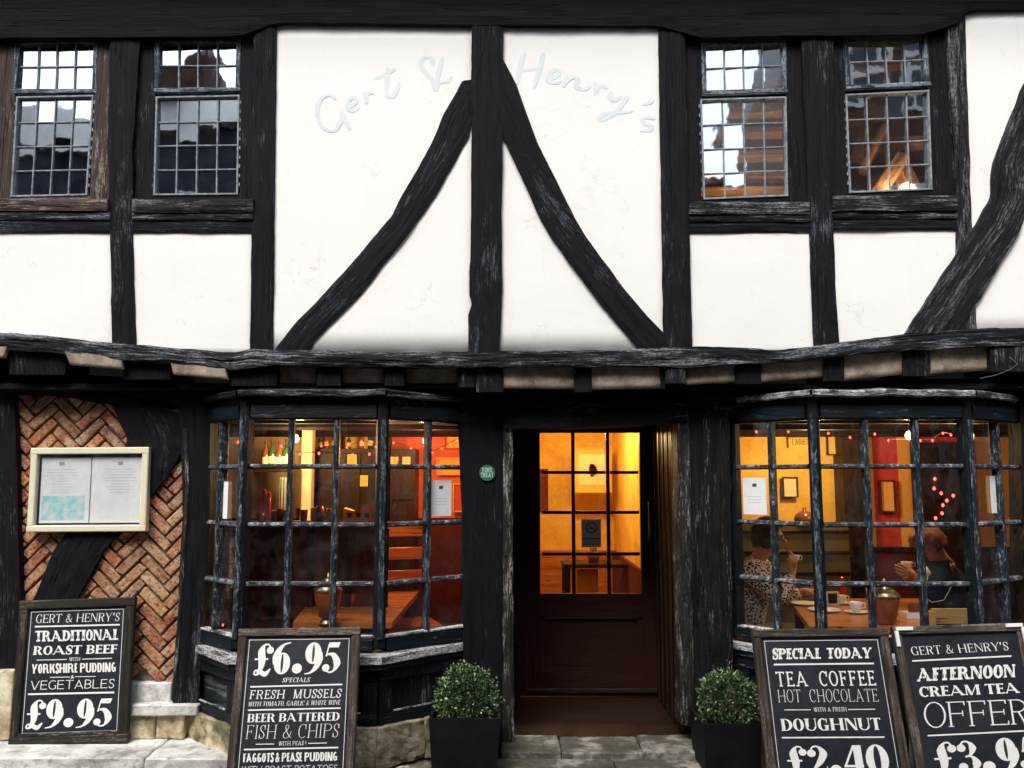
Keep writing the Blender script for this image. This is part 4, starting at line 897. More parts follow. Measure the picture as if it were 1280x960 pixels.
def fairy(label, pts, Y, r=.009):
    P3 = [P(u, v, Y + (i % 3) * .02) for i, (u, v) in enumerate(pts)]
    t = thing('fairy_lights', label, 'lights', P3[0], 'strings of red fairy lights')
    MB().tube(P3, .0025, 5).build('wire', M['maroon'], t)
    for p in P3: MB().lathe(p + Vector((0, -.006, -.01)), [(0, -r*1.3), (r*.8, -r*.5), (r, 0), (r*.5, r), (0, r*1.2)], 8).build('bulb', M['bulb_red'], t, True)
# ---- left room
def lathe_thing(name, label, cat, c, prof, mat, group=None, pname='body', n=16):
    t = thing(name, label, cat, c, group); MB().lathe(c, prof, n).build(pname, mat, t, True); return t
def bottle(c, h, mat, label, group):
    r = h * .14; t = thing('wine_bottle', label, 'bottle', c, group)
    MB().lathe(c, [(0, 0), (r, 0), (r, h*.58), (r*.35, h*.74), (r*.33, h*.97), (0, h*.97)], 12).build('body', mat, t, True)
    MB().lathe(c + Vector((0, 0, h*.9)), [(r*.36, 0), (r*.4, 0), (r*.4, h*.11), (0, h*.11)], 10).build('cap', M['maroon'], t)
    MB().lathe(c + Vector((0, 0, h*.18)), [(r*1.01, 0), (r*1.02, 0), (r*1.02, h*.24), (r*1.01, h*.24)], 12).build('label', M['cream'], t)
shY = 1.7
s0, s1 = Xof(316, shY), Xof(371, shY); sz = Zof(586, shY)
t = thing('bottle_shelf', 'dark shelf of bottles high in the left bay window', 'shelf', (0.5*(s0+s1), shY, sz))
MB().box(s0, s1, shY - .08, shY + .14, sz - .025, sz).build('shelf', M['darkwood'], t)
MB().box(s0, s0 + .02, shY - .08, shY + .14, sz - .3, sz - .026).build('bracket', M['darkwood'], t); MB().box(s1 - .02, s1, shY - .08, shY + .14, sz - .3, sz - .026).build('bracket', M['darkwood'], t)
for k, u in enumerate((331, 339, 348, 357)):
    bottle(Vector((Xof(u, shY), shY, sz)), .21 + .015 * (k % 2), M['bottle_brown'] if k % 2 == 0 else M['bottle_green'],
           ['brown bottle at the left end of the lit shelf', 'green bottle second on the lit shelf', 'taller brown bottle third on the lit shelf', 'green bottle at the right end of the lit shelf'][k], 'bottles on the shelf')
# tall dresser with yellow notes
t = thing('dresser', 'tall dark dresser with a yellow paper pinned to it in the left room', 'cabinet', P(432, 660, 2.2))
a = P(392, 660, 2.2); b = P(472, 561, 2.2)
MB().box(a.x, b.x, 2.2, 2.45, .1, b.z).build('carcass', M['darkwood'], t)
for k in range(3): MB().box(a.x + .03 + k * .18, a.x + .19 + k * .18, 2.185, 2.199, .7, b.z - .05).build('door', M['darkwood'], t)
for u0, u1, v0, v1 in ((434, 446, 568, 586), (450, 460, 594, 608)): pbox(u0, u1, v0, v1, 2.17, .004, 'paper', M['yellow'], t)
t = thing('cabinet', 'dark panelled cupboard with two pinned cards behind the right of the left bay', 'cabinet', P(502, 650, 2.1))
a = P(486, 720, 2.1); b = P(519, 561, 2.1); MB().box(a.x, b.x, 2.1, 2.4, .1, b.z).build('carcass', M['darkwood'], t)
for k in range(2): MB().bar((a.x + .02, 2.09, 1.0 + k * .45), (b.x - .02, 2.09, 1.0 + k * .45), .02, .015).build('moulding', M['darkwood'], t)
for u0 in (488, 503): pbox(u0, u0 + 10, 571, 584, 2.08, .004, 'card', M['chairwood'], t)
# pale post and grey curtain
wsec(376, 389, 1.9, M['cream'], nm='pillar', th=.1, z0=1.2)
t = thing('curtain', 'grey-green gathered curtain beside the pale pillar in the left bay', 'curtain', P(358, 640, 1.6))
cm = []; cf = []
a, b = Xof(350, 1.6), Xof(368, 1.6)
for j in range(2):
    for i in range(25): x = a + (b - a) * i / 24; cm.append((x, 1.6 + math.sin(i * 1.3) * .012, 1.25 if j == 0 else 1.62))
cf = [(i, i+1, i+26, i+25) for i in range(24)]
M['curtain'] = plain('grey_green_cloth', (.2, .23, .2), .9)
mk('cloth', cm, cf, M['curtain'], t, smooth=True)
# settle with glasses along its back
sY = 1.0
t = thing('settle', 'high-backed dark maroon settle across the left bay window', 'bench', (Xof(400, sY), sY, .1))
a, b = Xof(300, sY), Xof(484, sY); zt_ = Zof(657, sY)
MB().box(a, b, sY, sY + .06, .5, zt_).build('backrest', M['maroon'], t); MB().box(a, b, sY - .02, sY + .1, zt_ + .001, zt_ + .03).build('top_rail', M['darkwood'], t)
MB().box(a, b, sY - .42, sY - .001, .46, .52).build('seat', M['maroon'], t)
for k in range(5): x = a + (b - a) * k / 4; MB().bar((x, sY - .012, .55), (x, sY - .012, zt_ - .02), .04, .02, up=(0, 1, 0)).build('stile', M['darkwood'], t)
MB().box(a, a + .04, sY - .42, sY, .1, .459).build('end_board', M['darkwood'], t); MB().box(b - .04, b, sY - .42, sY, .1, .459).build('end_board', M['darkwood'], t)
glab = ['tumbler beside the red candles on the settle', 'tumbler second along the settle back', 'tumbler below the grey curtain', 'tall tumbler below the curtain edge', 'small tumbler left of the pale pillar foot', 'tumbler under the pale pillar', 'tumbler right of the pale pillar', 'last tumbler before the second mullion']
for k, (u, h) in enumerate(((327, .06), (345, .07), (352, .085), (361, .075), (381, .075), (394, .09), (401, .1), (414, .085))):
    lathe_thing('tumbler', 'amber ' + glab[k], 'glass', Vector((Xof(u, sY + .03), sY + .03, zt_ + .03)), [(0, 0), (.022, 0), (.028, h), (.025, h), (.02, .008), (0, .008)], [M['amber'], M['chairwood']][k % 2], 'glasses on the settle back', n=14)
for k, u in enumerate((331, 337)):
    c = Vector((Xof(u, sY + .06), sY + .06, zt_ + .03)); t = thing('candle', ['left of two tall red candles in the left bay', 'right of two tall red candles in the left bay'][k], 'candle', c, 'red candles')
    MB().lathe(c, [(0, 0), (.014, 0), (.014, .21 - .02*k), (0, .215 - .02*k)], 10).build('wax', M['redglass'], t, True); MB().tube([c + Vector((0, 0, .2)), c + Vector((0, 0, .232))], .002, 5).build('wick', M['darkink'], t)
# cardboard model house
t = thing('model_house', 'orange painted model house on the settle behind the third column of panes', 'ornament', P(450, 650, 1.15))
a, b = P(429, 652, 1.15), P(471, 626, 1.15)
MB().add([(a.x, 1.15, a.z), (b.x, 1.15, a.z), (b.x, 1.15, b.z), (a.x + .07, 1.15, b.z - .07), (a.x, 1.15, b.z - .05), (a.x, 1.25, a.z), (b.x, 1.25, a.z), (b.x, 1.25, b.z), (a.x + .07, 1.25, b.z - .07), (a.x, 1.25, b.z - .05)], [(0, 1, 2, 3, 4), (9, 8, 7, 6, 5), (0, 5, 6, 1), (1, 6, 7, 2), (2, 7, 8, 3), (3, 8, 9, 4), (4, 9, 5, 0)]).build('wall', M['orange'], t)
for k in range(3): MB().box(a.x + .03 + k*.06, a.x + .06 + k*.06, 1.14, 1.149, a.z + .03, a.z + .06).build('window', M['darkwood'], t)
for k, u in enumerate((400, 408, 418, 436, 452, 463)):
    bottle(Vector((Xof(u, 2.3, 560), 2.3, P(432, 561, 2.2).z)), .13 + .02*(k % 3), [M['bottle_brown'], M['redglass'], M['bottle_green']][k % 3], ['small brown bottle at the left end of the dresser top', 'small red bottle second on the dresser top', 'green bottle third on the dresser top', 'brown bottle fourth on the dresser top', 'red bottle fifth on the dresser top', 'green bottle at the right end of the dresser top'][k], 'bottles on the dresser')
picture('small dark picture between the pale pillar and the dresser', 391, 399, 580, 604, 2.45, .01, M['darkwood'], M['cream'])
picture('yellow bordered print low on the coral wall of the left room', 566, 588, 604, 640, 2.45, .012, M['yellow'], M['red'])
picture('small gilt picture on the yellow wall behind the raised cup', 978, 996, 596, 622, 2.45, .01, M['darkwood'], M['cream'])
picture('red hung print between the orange strips of the right room', 1100, 1117, 600, 640, 2.47, .01, M['maroon'], M['orange'])
fairy('red fairy lights twisting over the top of the left dresser', [(388, 548), (402, 556), (418, 551), (434, 558), (452, 550), (470, 557), (492, 552), (514, 559)], 2.0, .008)
fairy('red fairy lights crossing the coral wall beside the notice', [(530, 556), (541, 564), (552, 559), (563, 553), (571, 549)], 1.4, .007)
# tables
def table(label, near0, near1, far1, far0, zt, zf_=.1):
    q = [PZ(*near0, zt), PZ(*near1, zt), PZ(*far1, zt), PZ(*far0, zt)]; c = sum(q, Vector()) / 4
    t = thing('pub_table', label, 'table', (c.x, c.y, zf_))
    MB().hexa([p - Vector((0, 0, .035)) for p in q] + q, 0, [(p.y, p.x) for p in q] * 2).build('table_top', M['tablewood'], t)
    for p in q:
        g = p.lerp(c, .16); MB().box(g.x - .025, g.x + .025, g.y - .025, g.y + .025, zf_, zt - .036).build('leg', M['darkwood'], t)
    return t
table('polished orange table with a red tumbler behind the left bay window', (366, 778), (490, 778), (524, 738), (392, 744), .76)
def jar(label, u, v, Y, s=1.0):
    z = Zof(v, Y); c = Vector((Xof(u, Y, v), Y, z)); t = thing('storm_lantern', label, 'lantern', c, 'glass storm lanterns on the window boards')
    MB().lathe(c, [(0, 0), (.05*s, 0), (.045*s, .02*s), (.03*s, .04*s)], 18).build('foot', M['steel'], t, True)
    MB().lathe(c, [(.03*s, .04*s), (.055*s, .055*s), (.078*s, .16*s), (.082*s, .2*s)], 18).build('glass_bowl', M['amber'], t, True)
    MB().lathe(c, [(.085*s, .2*s), (.085*s, .212*s), (.06*s, .24*s), (.03*s, .255*s), (.03*s, .27*s), (.012*s, .275*s), (.008*s, .3*s), (0, .31*s)], 18).build('lid', M['steel'], t, True)
jar('amber glass lantern with a brass lid on the left table', 409, 782, .32, 1.0)
lathe_thing('tumbler', 'squat red glass tumbler on the orange table in the left bay', 'glass', PZ(440, 757, .761), [(0, 0), (.035, 0), (.045, .08), (.04, .08), (.03, .01), (0, .01)], M['redglass'])
lathe_thing('plate', 'small white plate on the orange table in the left bay', 'plate', PZ(463, 750, .761), [(0, .004), (.05, .004), (.075, .014), (.078, .012), (.05, 0), (0, 0)], M['china'])
# chairs
def chair(label, c, rz, mat, w_=.42, seat=.46, h=.95):
    t = thing('dining_chair', label, 'chair', Vector(c)); t.rotation_euler.z = rz
    def loc(p): return wmat(t) @ Vector(p)
    def lb(mb, nm, m_): return mb.build(nm, m_, t)
    def B(a, b, w1, h1, nm, up=(0, 0, 1)): return lb(MB().bar(loc(a), loc(b), w1, h1, up=wmat(t).to_3x3() @ Vector(up)), nm, mat)
    B((-w_/2, 0, seat), (w_/2, 0, seat), .42, .04, 'seat')
    for sx in (-1, 1):
        B((sx*w_*.45, -.18, 0), (sx*w_*.45, -.18, seat - .02), .04, .04, 'leg', (0, 1, 0)); B((sx*w_*.45, .18, 0), (sx*w_*.45, .22, h), .04, .035, 'leg', (0, 1, 0))
    for z in (h - .03, h - .2, h - .37): B((-w_*.45, .215, z), (w_*.45, .215, z), .02, .09, 'back_slat')
    return t
chair('orange wooden chair behind the right of the left bay', (Xof(510, 1.5), 1.5, .1), R(20), M['tablewood'], h=1.15)
chair('pale wooden chair with its back to the window under the bowed diner', (Xof(1178, .45), .62, .1), R(180), M['chairwood'], h=.72, seat=.4, w_=.3)
chair('dark chair across the table in the right room', (Xof(1050, 1.9), 1.9, .1), R(10), M['darkwood'], h=1.15)

# ---- right room
t = table('orange wooden tea table behind the right bay window', (1012, 783), (1160, 783), (1150, 748), (985, 748), .76)
bY = 1.95
t = thing('bench', 'olive panelled bench back behind the seated diners', 'bench', (Xof(1015, bY), bY, .1))
M['olive'] = plain('olive_upholstery', (.09, .075, .03), .8)
a, b = Xof(925, bY), Xof(1058, bY); z_ = Zof(656, bY)
MB().box(a, b, bY, bY + .06, .45, z_).build('backrest', M['olive'], t); MB().box(a, b, bY - .4, bY - .001, .42, .5).build('seat', M['olive'], t)
for k in range(3): MB().bar((a, bY - .008, z_ - .05 - k*.16), (b, bY - .008, z_ - .05 - k*.16), .02, .02).build('rail', M['darkwood'], t)
lathe_thing('lidded_pot', 'round brown lidded pot on the bench back against the yellow wall', 'pot', Vector((Xof(1004, bY + .03), bY + .03, z_)), [(0, 0), (.07, 0), (.085, .04), (.07, .08), (.03, .105), (.012, .11), (.018, .13), (0, .135)], M['bottle_brown'])
# dark cupboard with fairy lights
t = thing('cupboard', 'tall dark cupboard with red fairy lights draped over it', 'cabinet', P(1172, 650, 2.1))
a = P(1148, 640, 2.34); b = P(1206, 553, 2.34); MB().box(a.x, b.x, 2.34, 2.435, .1, b.z).build('carcass', M['darkwood'], t)
for k in range(2): MB().box(a.x + .03 + k*.2, a.x + .19 + k*.2, 2.325, 2.339, .5, b.z - .06).build('door', M['darkwood'], t)
fairy('red fairy lights hanging down the far left panes of the left bay', [(283, 548), (279, 570), (284, 592), (270, 663), (276, 698), (280, 722), (268, 745), (267, 764), (279, 779), (268, 784)], .45, .007)
fairy('red fairy lights strung over the middle panes of the left bay', [(352, 556), (375, 566), (399, 565), (441, 567), (462, 566), (472, 566)], 1.2)
fairy('three pinned red lights on the lower part of the left settle', [(298, 551), (306, 560), (301, 578), (300, 590)], .8)
fairy('red fairy lights along the header of the right room', [(920, 537), (945, 538), (985, 538), (1035, 540), (1062, 545), (1093, 541), (1110, 549), (1150, 549), (1165, 549), (1178, 540), (1188, 542)], 1.0, .008)
fairy('red fairy lights draped across the dark cupboard', [(1168, 597), (1167, 609), (1176, 615), (1191, 618), (1183, 624), (1178, 630), (1177, 640), (1169, 646)], 1.9, .012)
fairy('red fairy lights on the far right panes of the right bay', [(1240, 548), (1240, 570), (1241, 592), (1247, 713), (1252, 750)], .6, .007)
# pendant lamps that light the rooms
def pendant(label, c, power, col=(1.0, .62, .26), shade=True, bulb=True):
    c = Vector(c); t = thing('pendant_lamp', label, 'lamp', c, 'lamps inside the pub')
    MB().tube([c + Vector((0, 0, .03)), (c.x, c.y, 2.09)], .004, 6).build('flex', M['darkink'], t)
    MB().lathe(c, [(0, -.03), (.018, -.02), (.024, 0), (.012, .026), (0, .03)], 12).build('bulb', M['bulb_warm'], t, True)
    lamp(t, c + Vector((0, -.0, -.075)), power, col, .05)
pendant('bare bulb hanging behind the top left panes of the left bay', (Xof(370, 1.4, 545), 1.4, 1.9), 17)
pendant('bulb hanging low in the middle of the left room', (Xof(479, 1.25, 545), 1.25, 1.88), 9, (1, .5, .2))
pendant('bulb hanging near the orange wall of the left room', (Xof(532, 1.7, 545), 1.7, 1.9), 9, (1, .5, .2))
pendant('bulb hanging before the yellow wall of the right room', (Xof(1019, 1.75, 545), 1.75, 1.92), 18)
pendant('glowing bulb by the right corner post of the right bay', P(1205, 531, .9), 8)
pendant('bulb hanging behind the tea table of the right room', (Xof(1136, .95, 545), .95, 1.9), 5.5)
t = thing('pendant_lamp', 'bulb lighting the hall behind the door glass', 'lamp', (.55, 2.2, 2.1), 'lamps inside the pub')
MB().lathe((.55, 2.2, 2.12), [(0, -.03), (.018, -.02), (.024, 0), (.012, .026), (0, .03)], 12).build('bulb', M['bulb_warm'], t, True); MB().tube([(.55, 2.2, 2.15), (.55, 2.2, 2.2)], .004, 6).build('flex', M['darkink'], t)
lamp(t, (.55, 2.3, 2.02), 20, (1, .66, .28), .05)
# tea things
def onT(u, v): return PZ(u, v, .761)
def plate(label, u, v, r=.1):
    return lathe_thing('plate', label, 'plate', onT(u, v), [(0, .005), (r*.6, .005), (r, .016), (r*1.02, .013), (r*.6, 0), (0, 0)], M['china'], 'china on the tea table', n=24)
plate('nearest white plate at the left end of the tea table', 1030, 764, .1); plate('white plate behind the nearest one on the tea table', 1006, 756, .09)
c = onT(1018, 751); t = thing('sandwich_stand', 'plate of sandwiches at the back left of the tea table', 'food', c)
MB().lathe(c + Vector((0, .03, 0)), [(0, .05), (.08, .05), (.1, .06), (.08, .044), (.01, .04), (.01, 0), (0, 0)], 18).build('stand', M['china'], t, True)
for k in range(3): MB().add([Vector(q) + c + Vector((-.05 + k*.035, .03, .052)) for q in ((0, -.03, 0), (.03, -.03, 0), (0, .03, 0), (.03, .03, 0), (0.015, -.03, .045), (.015, .03, .045))], [(0, 1, 4), (2, 5, 3), (0, 2, 3, 1), (0, 4, 5, 2), (1, 3, 5, 4)]).build('sandwich', M['chairwood'], t)
def cup(label, c, s=1.0, saucer=True, group='china on the tea table'):
    t = thing('teacup', label, 'cup', c, group); z0 = .01 if saucer else 0
    MB().lathe(c, [(0, z0), (.022*s, z0), (.036*s, z0 + .03*s), (.04*s, z0 + .055*s), (.036*s, z0 + .055*s), (.03*s, z0 + .02), (0, z0 + .012)], 18).build('cup', M['china'], t, True)
    MB().tube([c + Vector((.036*s, 0, z0 + .05*s)), c + Vector((.058*s, 0, z0 + .045*s)), c + Vector((.056*s, 0, z0 + .022*s)), c + Vector((.032*s, 0, z0 + .018*s))], .004, 6).build('handle', M['china'], t, True)
    if saucer: MB().lathe(c, [(0, .003), (.04*s, .003), (.068*s, .012), (.07*s, .009), (.04*s, 0), (0, 0)], 20).build('saucer', M['china'], t, True)
cup('white cup and saucer in front on the tea table', onT(1070, 766), 1.05)
cup('white cup and saucer beside the napkin box on the tea table', onT(1052, 755), .9)
c = onT(1042, 757); t = thing('napkin_holder', 'white framed menu block standing on the tea table', 'menu holder', c)
MB().box(c.x - .05, c.x + .04, c.y, c.y + .03, c.z, c.z + .09).build('block', M['china'], t); MB().box(c.x - .035, c.x + .025, c.y - .003, c.y, c.z + .015, c.z + .08).build('card', M['darkwood'], t)
c = onT(1060, 750); lathe_thing('sauce_bottle', 'red sauce bottle standing at the back of the tea table', 'bottle', c + Vector((0, .1, 0)), [(0, 0), (.03, 0), (.03, .09), (.012, .12), (.012, .15), (0, .152)], M['redglass'])
c = onT(1090, 752); lathe_thing('tumbler', 'yellow glass tumbler behind the cup on the tea table', 'glass', c, [(0, 0), (.03, 0), (.036, .09), (.03, .09), (.025, .01), (0, .01)], M['chairwood'])
jar('amber glass lantern with a brass lid in front of the tea table', 1108, 790, .30, 1.0)
c = onT(1143, 772); t = thing('cake_plate', 'slice of brown cake on a white dish at the right of the tea table', 'cake', c)
MB().box(c.x - .07, c.x + .07, c.y - .05, c.y + .05, c.z, c.z + .035).build('dish', M['china'], t)
MB().add([Vector(q) + c + Vector((-.05, -.03, .036)) for q in ((0, 0, 0), (.1, .01, 0), (.05, .07, 0), (0, 0, .05), (.1, .01, .045), (.05, .07, .05))], [(0, 2, 1), (3, 4, 5), (0, 1, 4, 3), (1, 2, 5, 4), (2, 0, 3, 5)]).build('cake', M['bottle_brown'], t)

# ================================================================== text from strokes
class Font:
    """letters drawn from stems, hairlines and swelling curves; T thick, t thin, s serif reach, h serif height"""
    def __init__(s, T=.14, t=.05, s_=.06, h=.04, slant=0.0, w=1.0, gap=.12, sans=False, inline=False, fat=1.0):
        s.T, s.t, s.s, s.h, s.sl, s.w, s.gap, s.sans, s.inline = T, t, s_, h, slant, w, gap, sans, inline
    def quad(s, a, b, c, d): s.out.append(([a, b, c, d], [(0, 1, 2, 3)]))
    def rect(s, x0, y0, x1, y1): s.quad((x0, y0), (x1, y0), (x1, y1), (x0, y1))
    def serif(s, x0, x1, y, up):
        if s.sans: return
        hh = s.h; s.rect(x0 - s.s, y if up else y - hh, x1 + s.s, y + hh if up else y)
    def stem(s, x, y0=0, y1=1, T=None, bs=True, ts=True):
        T = T or s.T; s.rect(x, y0, x + T, y1)
        if bs: s.serif(x, x + T, y0, True)
        if ts: s.serif(x, x + T, y1, False)
    def arm(s, x0, x1, y, e=0, pos=1):          # thin horizontal with vertical end serif
        s.rect(x0, y - s.t if pos > 0 else y, x1, y if pos > 0 else y + s.t)
        if not s.sans and e:
            hh = .16 if e == 1 else .1
            tt = max(s.t, s.h) * .9
            if pos > 0: s.quad((x1 - tt, y - hh), (x1, y - hh), (x1, y), (x1 - tt * 1.8, y))
            elif pos < 0: s.quad((x1 - tt * 1.8, y), (x1, y), (x1, y + hh), (x1 - tt, y + hh))
    def mid(s, x0, x1, y, e=True):
        s.rect(x0, y - s.t/2, x1, y + s.t/2)
        if not s.sans and e: s.rect(x1 - s.t, y - .11, x1, y + .11)
    def diag(s, x0, y0, x1, y1, T): s.quad((x0, y0), (x0 + T, y0), (x1 + T, y1), (x1, y1))
    def path(s, pts, ths, n=6):
        P_ = []; H = []; N = len(pts)
        for i in range(N - 1):
            p0 = pts[max(i-1, 0)]; p1 = pts[i]; p2 = pts[i+1]; p3 = pts[min(i+2, N-1)]
            for k in range(n):
                t = k / n; P_.append(tuple(.5 * ((2*p1[j]) + (-p0[j]+p2[j])*t + (2*p0[j]-5*p1[j]+4*p2[j]-p3[j])*t*t + (-p0[j]+3*p1[j]-3*p2[j]+p3[j])*t**3) for j in (0, 1)))
                H.append(ths[i] + (ths[i+1]-ths[i]) * t)
        P_.append(pts[-1]); H.append(ths[-1]); v = []; f = []
        for i, p in enumerate(P_):
            a = P_[max(i-1, 0)]; b = P_[min(i+1, len(P_)-1)]; dx, dy = b[0]-a[0], b[1]-a[1]; L = math.hypot(dx, dy) or 1
            nx, ny = -dy/L * H[i]/2, dx/L * H[i]/2; v += [(p[0]+nx, p[1]+ny), (p[0]-nx, p[1]-ny)]
        for i in range(len(P_)-1): f.append((2*i, 2*i+1, 2*i+3, 2*i+2))
        s.out.append((v, f))
    def arc(s, cx, cy, rx, ry, a0, a1, n=18, T=None, t=None):   # outer radii; stroke swells at the sides
        T = T or s.T; t = t or s.t; v = []; f = []
        for i in range(n + 1):
            a = math.radians(a0 + (a1-a0) * i / n); c, sn = math.cos(a), math.sin(a)
            v += [(cx + rx*c, cy + ry*sn), (cx + (rx-T)*c, cy + (ry-t)*sn)]
        for i in range(n): f.append((2*i, 2*i+1, 2*i+3, 2*i+2))
        s.out.append((v, f))
    def dot(s, x, y, r):
        v = [(x + r*math.cos(a*math.pi/6), y + r*math.sin(a*math.pi/6)) for a in range(12)]; s.out.append((v, [tuple(range(12))]))
    def glyph(s, ch):
        s.out = []; T, t, S = s.T, s.t, (0 if s.sans else s.s); W = .62 * s.w; o = S; tt = max(t, .0)
        if ch == ' ': return .3 * s.w
        if ch == 'I': s.stem(o); return T + 2*S
        if ch in 'EFL':
            s.stem(o, ts=ch != 'L' or True); r = o + W*.88
            if ch != 'L': s.arm(o + T*.9, r, 1, 1, 1); s.mid(o + T*.9, r - (.03 if s.sans else .1), .52)
            if ch != 'F': s.arm(o + T*.9, r + .03, 0, 1, -1)
            return r + .03
        if ch == 'T':
            w = W + T*.5; s.stem(w/2 - T/2 + .02, ts=False); s.arm(w/2, w + .04, 1, 1, 1); s.rect(0, 1 - t, w/2, 1)
            if not s.sans: u = max(t, s.h)*.9; s.quad((0, .84), (u, .84), (u*1.8, 1), (0, 1))
            return w + .04
        if ch == 'H':
            w = W + T*.6; s.stem(o); s.stem(o + w - T*.2); s.rect(o + T, .5 - t/2, o + w - T*.2, .5 + t/2); return w + T*.8 + 2*S
        if ch == 'N':
            w = W + T*.5; s.stem(o, T=t*1.2 if not s.sans else T); s.stem(o + w, bs=False, T=t*1.2 if not s.sans else T); s.diag(o + w - T*.35, 0, o, 1, T); return w + (t*1.2 if not s.sans else T) + 2*S
        if ch == 'M':
            w = W + T*.9; th = t*1.2 if not s.sans else T*.9; s.stem(o, T=th); s.stem(o + w, T=T); m_ = o + w*.5; s.diag(m_ - T*.5, .0, o, 1, T*.95); s.diag(m_ - T*.2, .0, o + w, 1, th); return w + T + 2*S
        if ch in 'VWY':
            th = t*1.2 if not s.sans else T*.9
            if ch == 'V':
                w = W + T*.7; s.diag(w*.5 - T*.4 + o, 0, o, 1, T); s.diag(w*.5 + o - T*.1, 0, o + w, 1, th); s.serif(o, o + T, 1, False); s.serif(o + w, o + w + th, 1, False); return w + th + 2*S
            if ch == 'W':
                w = (W + T*.4)*.72; x = o
                for k in range(2): s.diag(x + w*.45, 0, x, 1, T); s.diag(x + w*.45 + T*.3, 0, x + w, 1, th); s.serif(x, x + T, 1, False); x += w
                s.serif(x, x + th, 1, False); return 2*w + th + 2*S
            w = W + T*.6; c = o + w/2; s.stem(c - T/2 + .02, 0, .5, ts=False); s.diag(c - T/2 + .02, .42, o, 1, T); s.diag(c + T*.1, .42, o + w, 1, th); s.serif(o, o + T, 1, False); s.serif(o + w, o + w + th, 1, False); return w + th + 2*S
        if ch == 'A':
            w = W + T*.7; th = t*1.2 if not s.sans else T*.9; s.diag(o, 0, o + w*.5 - th*.2, 1, th); s.diag(o + w, 0, o + w*.5 - T*.6, 1, T); s.rect(o + w*.2, .3 - t/2, o + w*.85, .3 + t/2); s.serif(o, o + th, 0, True); s.serif(o + w, o + w + T, 0, True); return w + T + 2*S
        if ch == 'K':
            w = W + T*.5; s.stem(o); s.diag(o + T*.8, .38, o + w*.88, 1, t*1.3 if not s.sans else T*.9); s.diag(o + w - T*.1, 0, o + T + .06, .62, T); s.serif(o + w - T*.1, o + w + T*.9, 0, True); s.serif(o + w*.82, o + w*.95, 1, False); return w + T + 2*S
        if ch in 'BDPR':
            s.stem(o); x = o + T*.7
            if ch == 'D':
                r = W*.85 + T*.3; s.rect(x, 0, x + .1, t); s.rect(x, 1-t, x + .1, 1); s.arc(x + .1, .5, r - .1 + T*.2, .5, -90, 90); return x + r + T*.2
            r = W*.45 + T*.4
            s.rect(x, 1-t, x + .22, 1); s.rect(x, .5 - t/2, x + .22, .5 + t/2); s.arc(x + .2, .75 - t/4, r, .25 + t/4, -90, 90, T=T*.95)
            if ch == 'P': return x + .2 + r
            if ch == 'B': s.rect(x, 0, x + .22, t); s.arc(x + .2, .25 + t/4, r*1.14, .25 + t/4, -90, 90); return x + .2 + r*1.14
            e = x + .2 + r*.6; s.diag(e, 0, x + .2, .5, T); s.serif(e + T*.3, e + T, 0, True); return e + T + S
        if ch in 'OCG' or ch == 'Q':
            r = W*.55 + T*.3
            if ch == 'O': s.arc(r, .5, r, .52, 0, 360, 30); return 2*r
            s.arc(r, .5, r, .52, 48, 312 if ch == 'C' else 305, 26)
            if s.sans and ch == 'C': return 2*r
            e = r + r*math.cos(math.radians(48))
            if not s.sans: s.rect(e - max(t, s.h)*.3, .64, e + max(t, s.h)*.8, 1.0)
            if ch == 'G': s.rect(e - T*.5, .0 if not s.sans else .06, e + T*.45, .42); s.rect(e - T*.5 - .08, .38, e + T*.45 + (S if not s.sans else 0), .38 + max(t, s.h)); return e + T*.5 + S
            return e + .06
        if ch == 'S':
            w = W*.78 + T*.3; s.path([(w*.93, .78), (w*.75, .955), (w*.4, .965), (w*.14, .8), (w*.3, .58), (w*.7, .42), (w*.86, .22), (w*.6, .03), (w*.25, .04), (w*.05, .24)], [t*1.2, t*1.1, t*1.1, T*.85, T*.95, T*.95, T*.85, t*1.1, t*1.1, t*1.3] if not s.sans else [T*.9]*10)
            if not s.sans: s.rect(w*.93 - t*.6, .66, w*.93 + t*.6, .98); s.rect(w*.05 - t*.6, .02, w*.05 + t*.6, .34)
            return w
        if ch == 'U':
            w = W + T*.5; th = t*1.2 if not s.sans else T; s.rect(o, .3, o + T, 1); s.serif(o, o + T, 1, False); s.rect(o + w, .3, o + w + th, 1); s.serif(o + w, o + w + th, 1, False)
            r = (w + th)/2; s.arc(o + r, .31, r, .33, 180, 360, T=(T+th)/2); return w + th + 2*S
        if ch == '&':
            w = W*1.15; k = T*.8; s.path([(w*.98, .5), (w*.82, .2), (w*.5, .02), (w*.16, .05), (w*.06, .25), (w*.25, .48), (w*.55, .68), (w*.6, .87), (w*.42, .98), (w*.25, .85), (w*.35, .6), (w*.7, .2), (w*1.02, .02)], [t, t, t, k*.9, k, t*1.3, t*1.2, k*.6, t, k*.8, k, k, t])
            return w*1.05
        if ch == "'": s.quad((.02, .66), (.07, .66), (.04 + T, 1), (0, 1)); return T + .06
        if ch == ',': s.dot(T*.6, T*.4, T*.5); s.quad((T*.2, -.18), (T*.5, -.15), (T*1.05, T*.4), (T*.6, T*.4)); return T*1.3
        if ch == '.': s.dot(T*.75, T*.68, T*.7); return T*1.5
        if ch == '!': s.rect(0, .3, T, 1); s.dot(T/2, .1, T*.55); return T
        k = T
        if ch == '0': r = W*.5 + T*.25; s.arc(r, .5, r, .52, 0, 360, 30); return 2*r
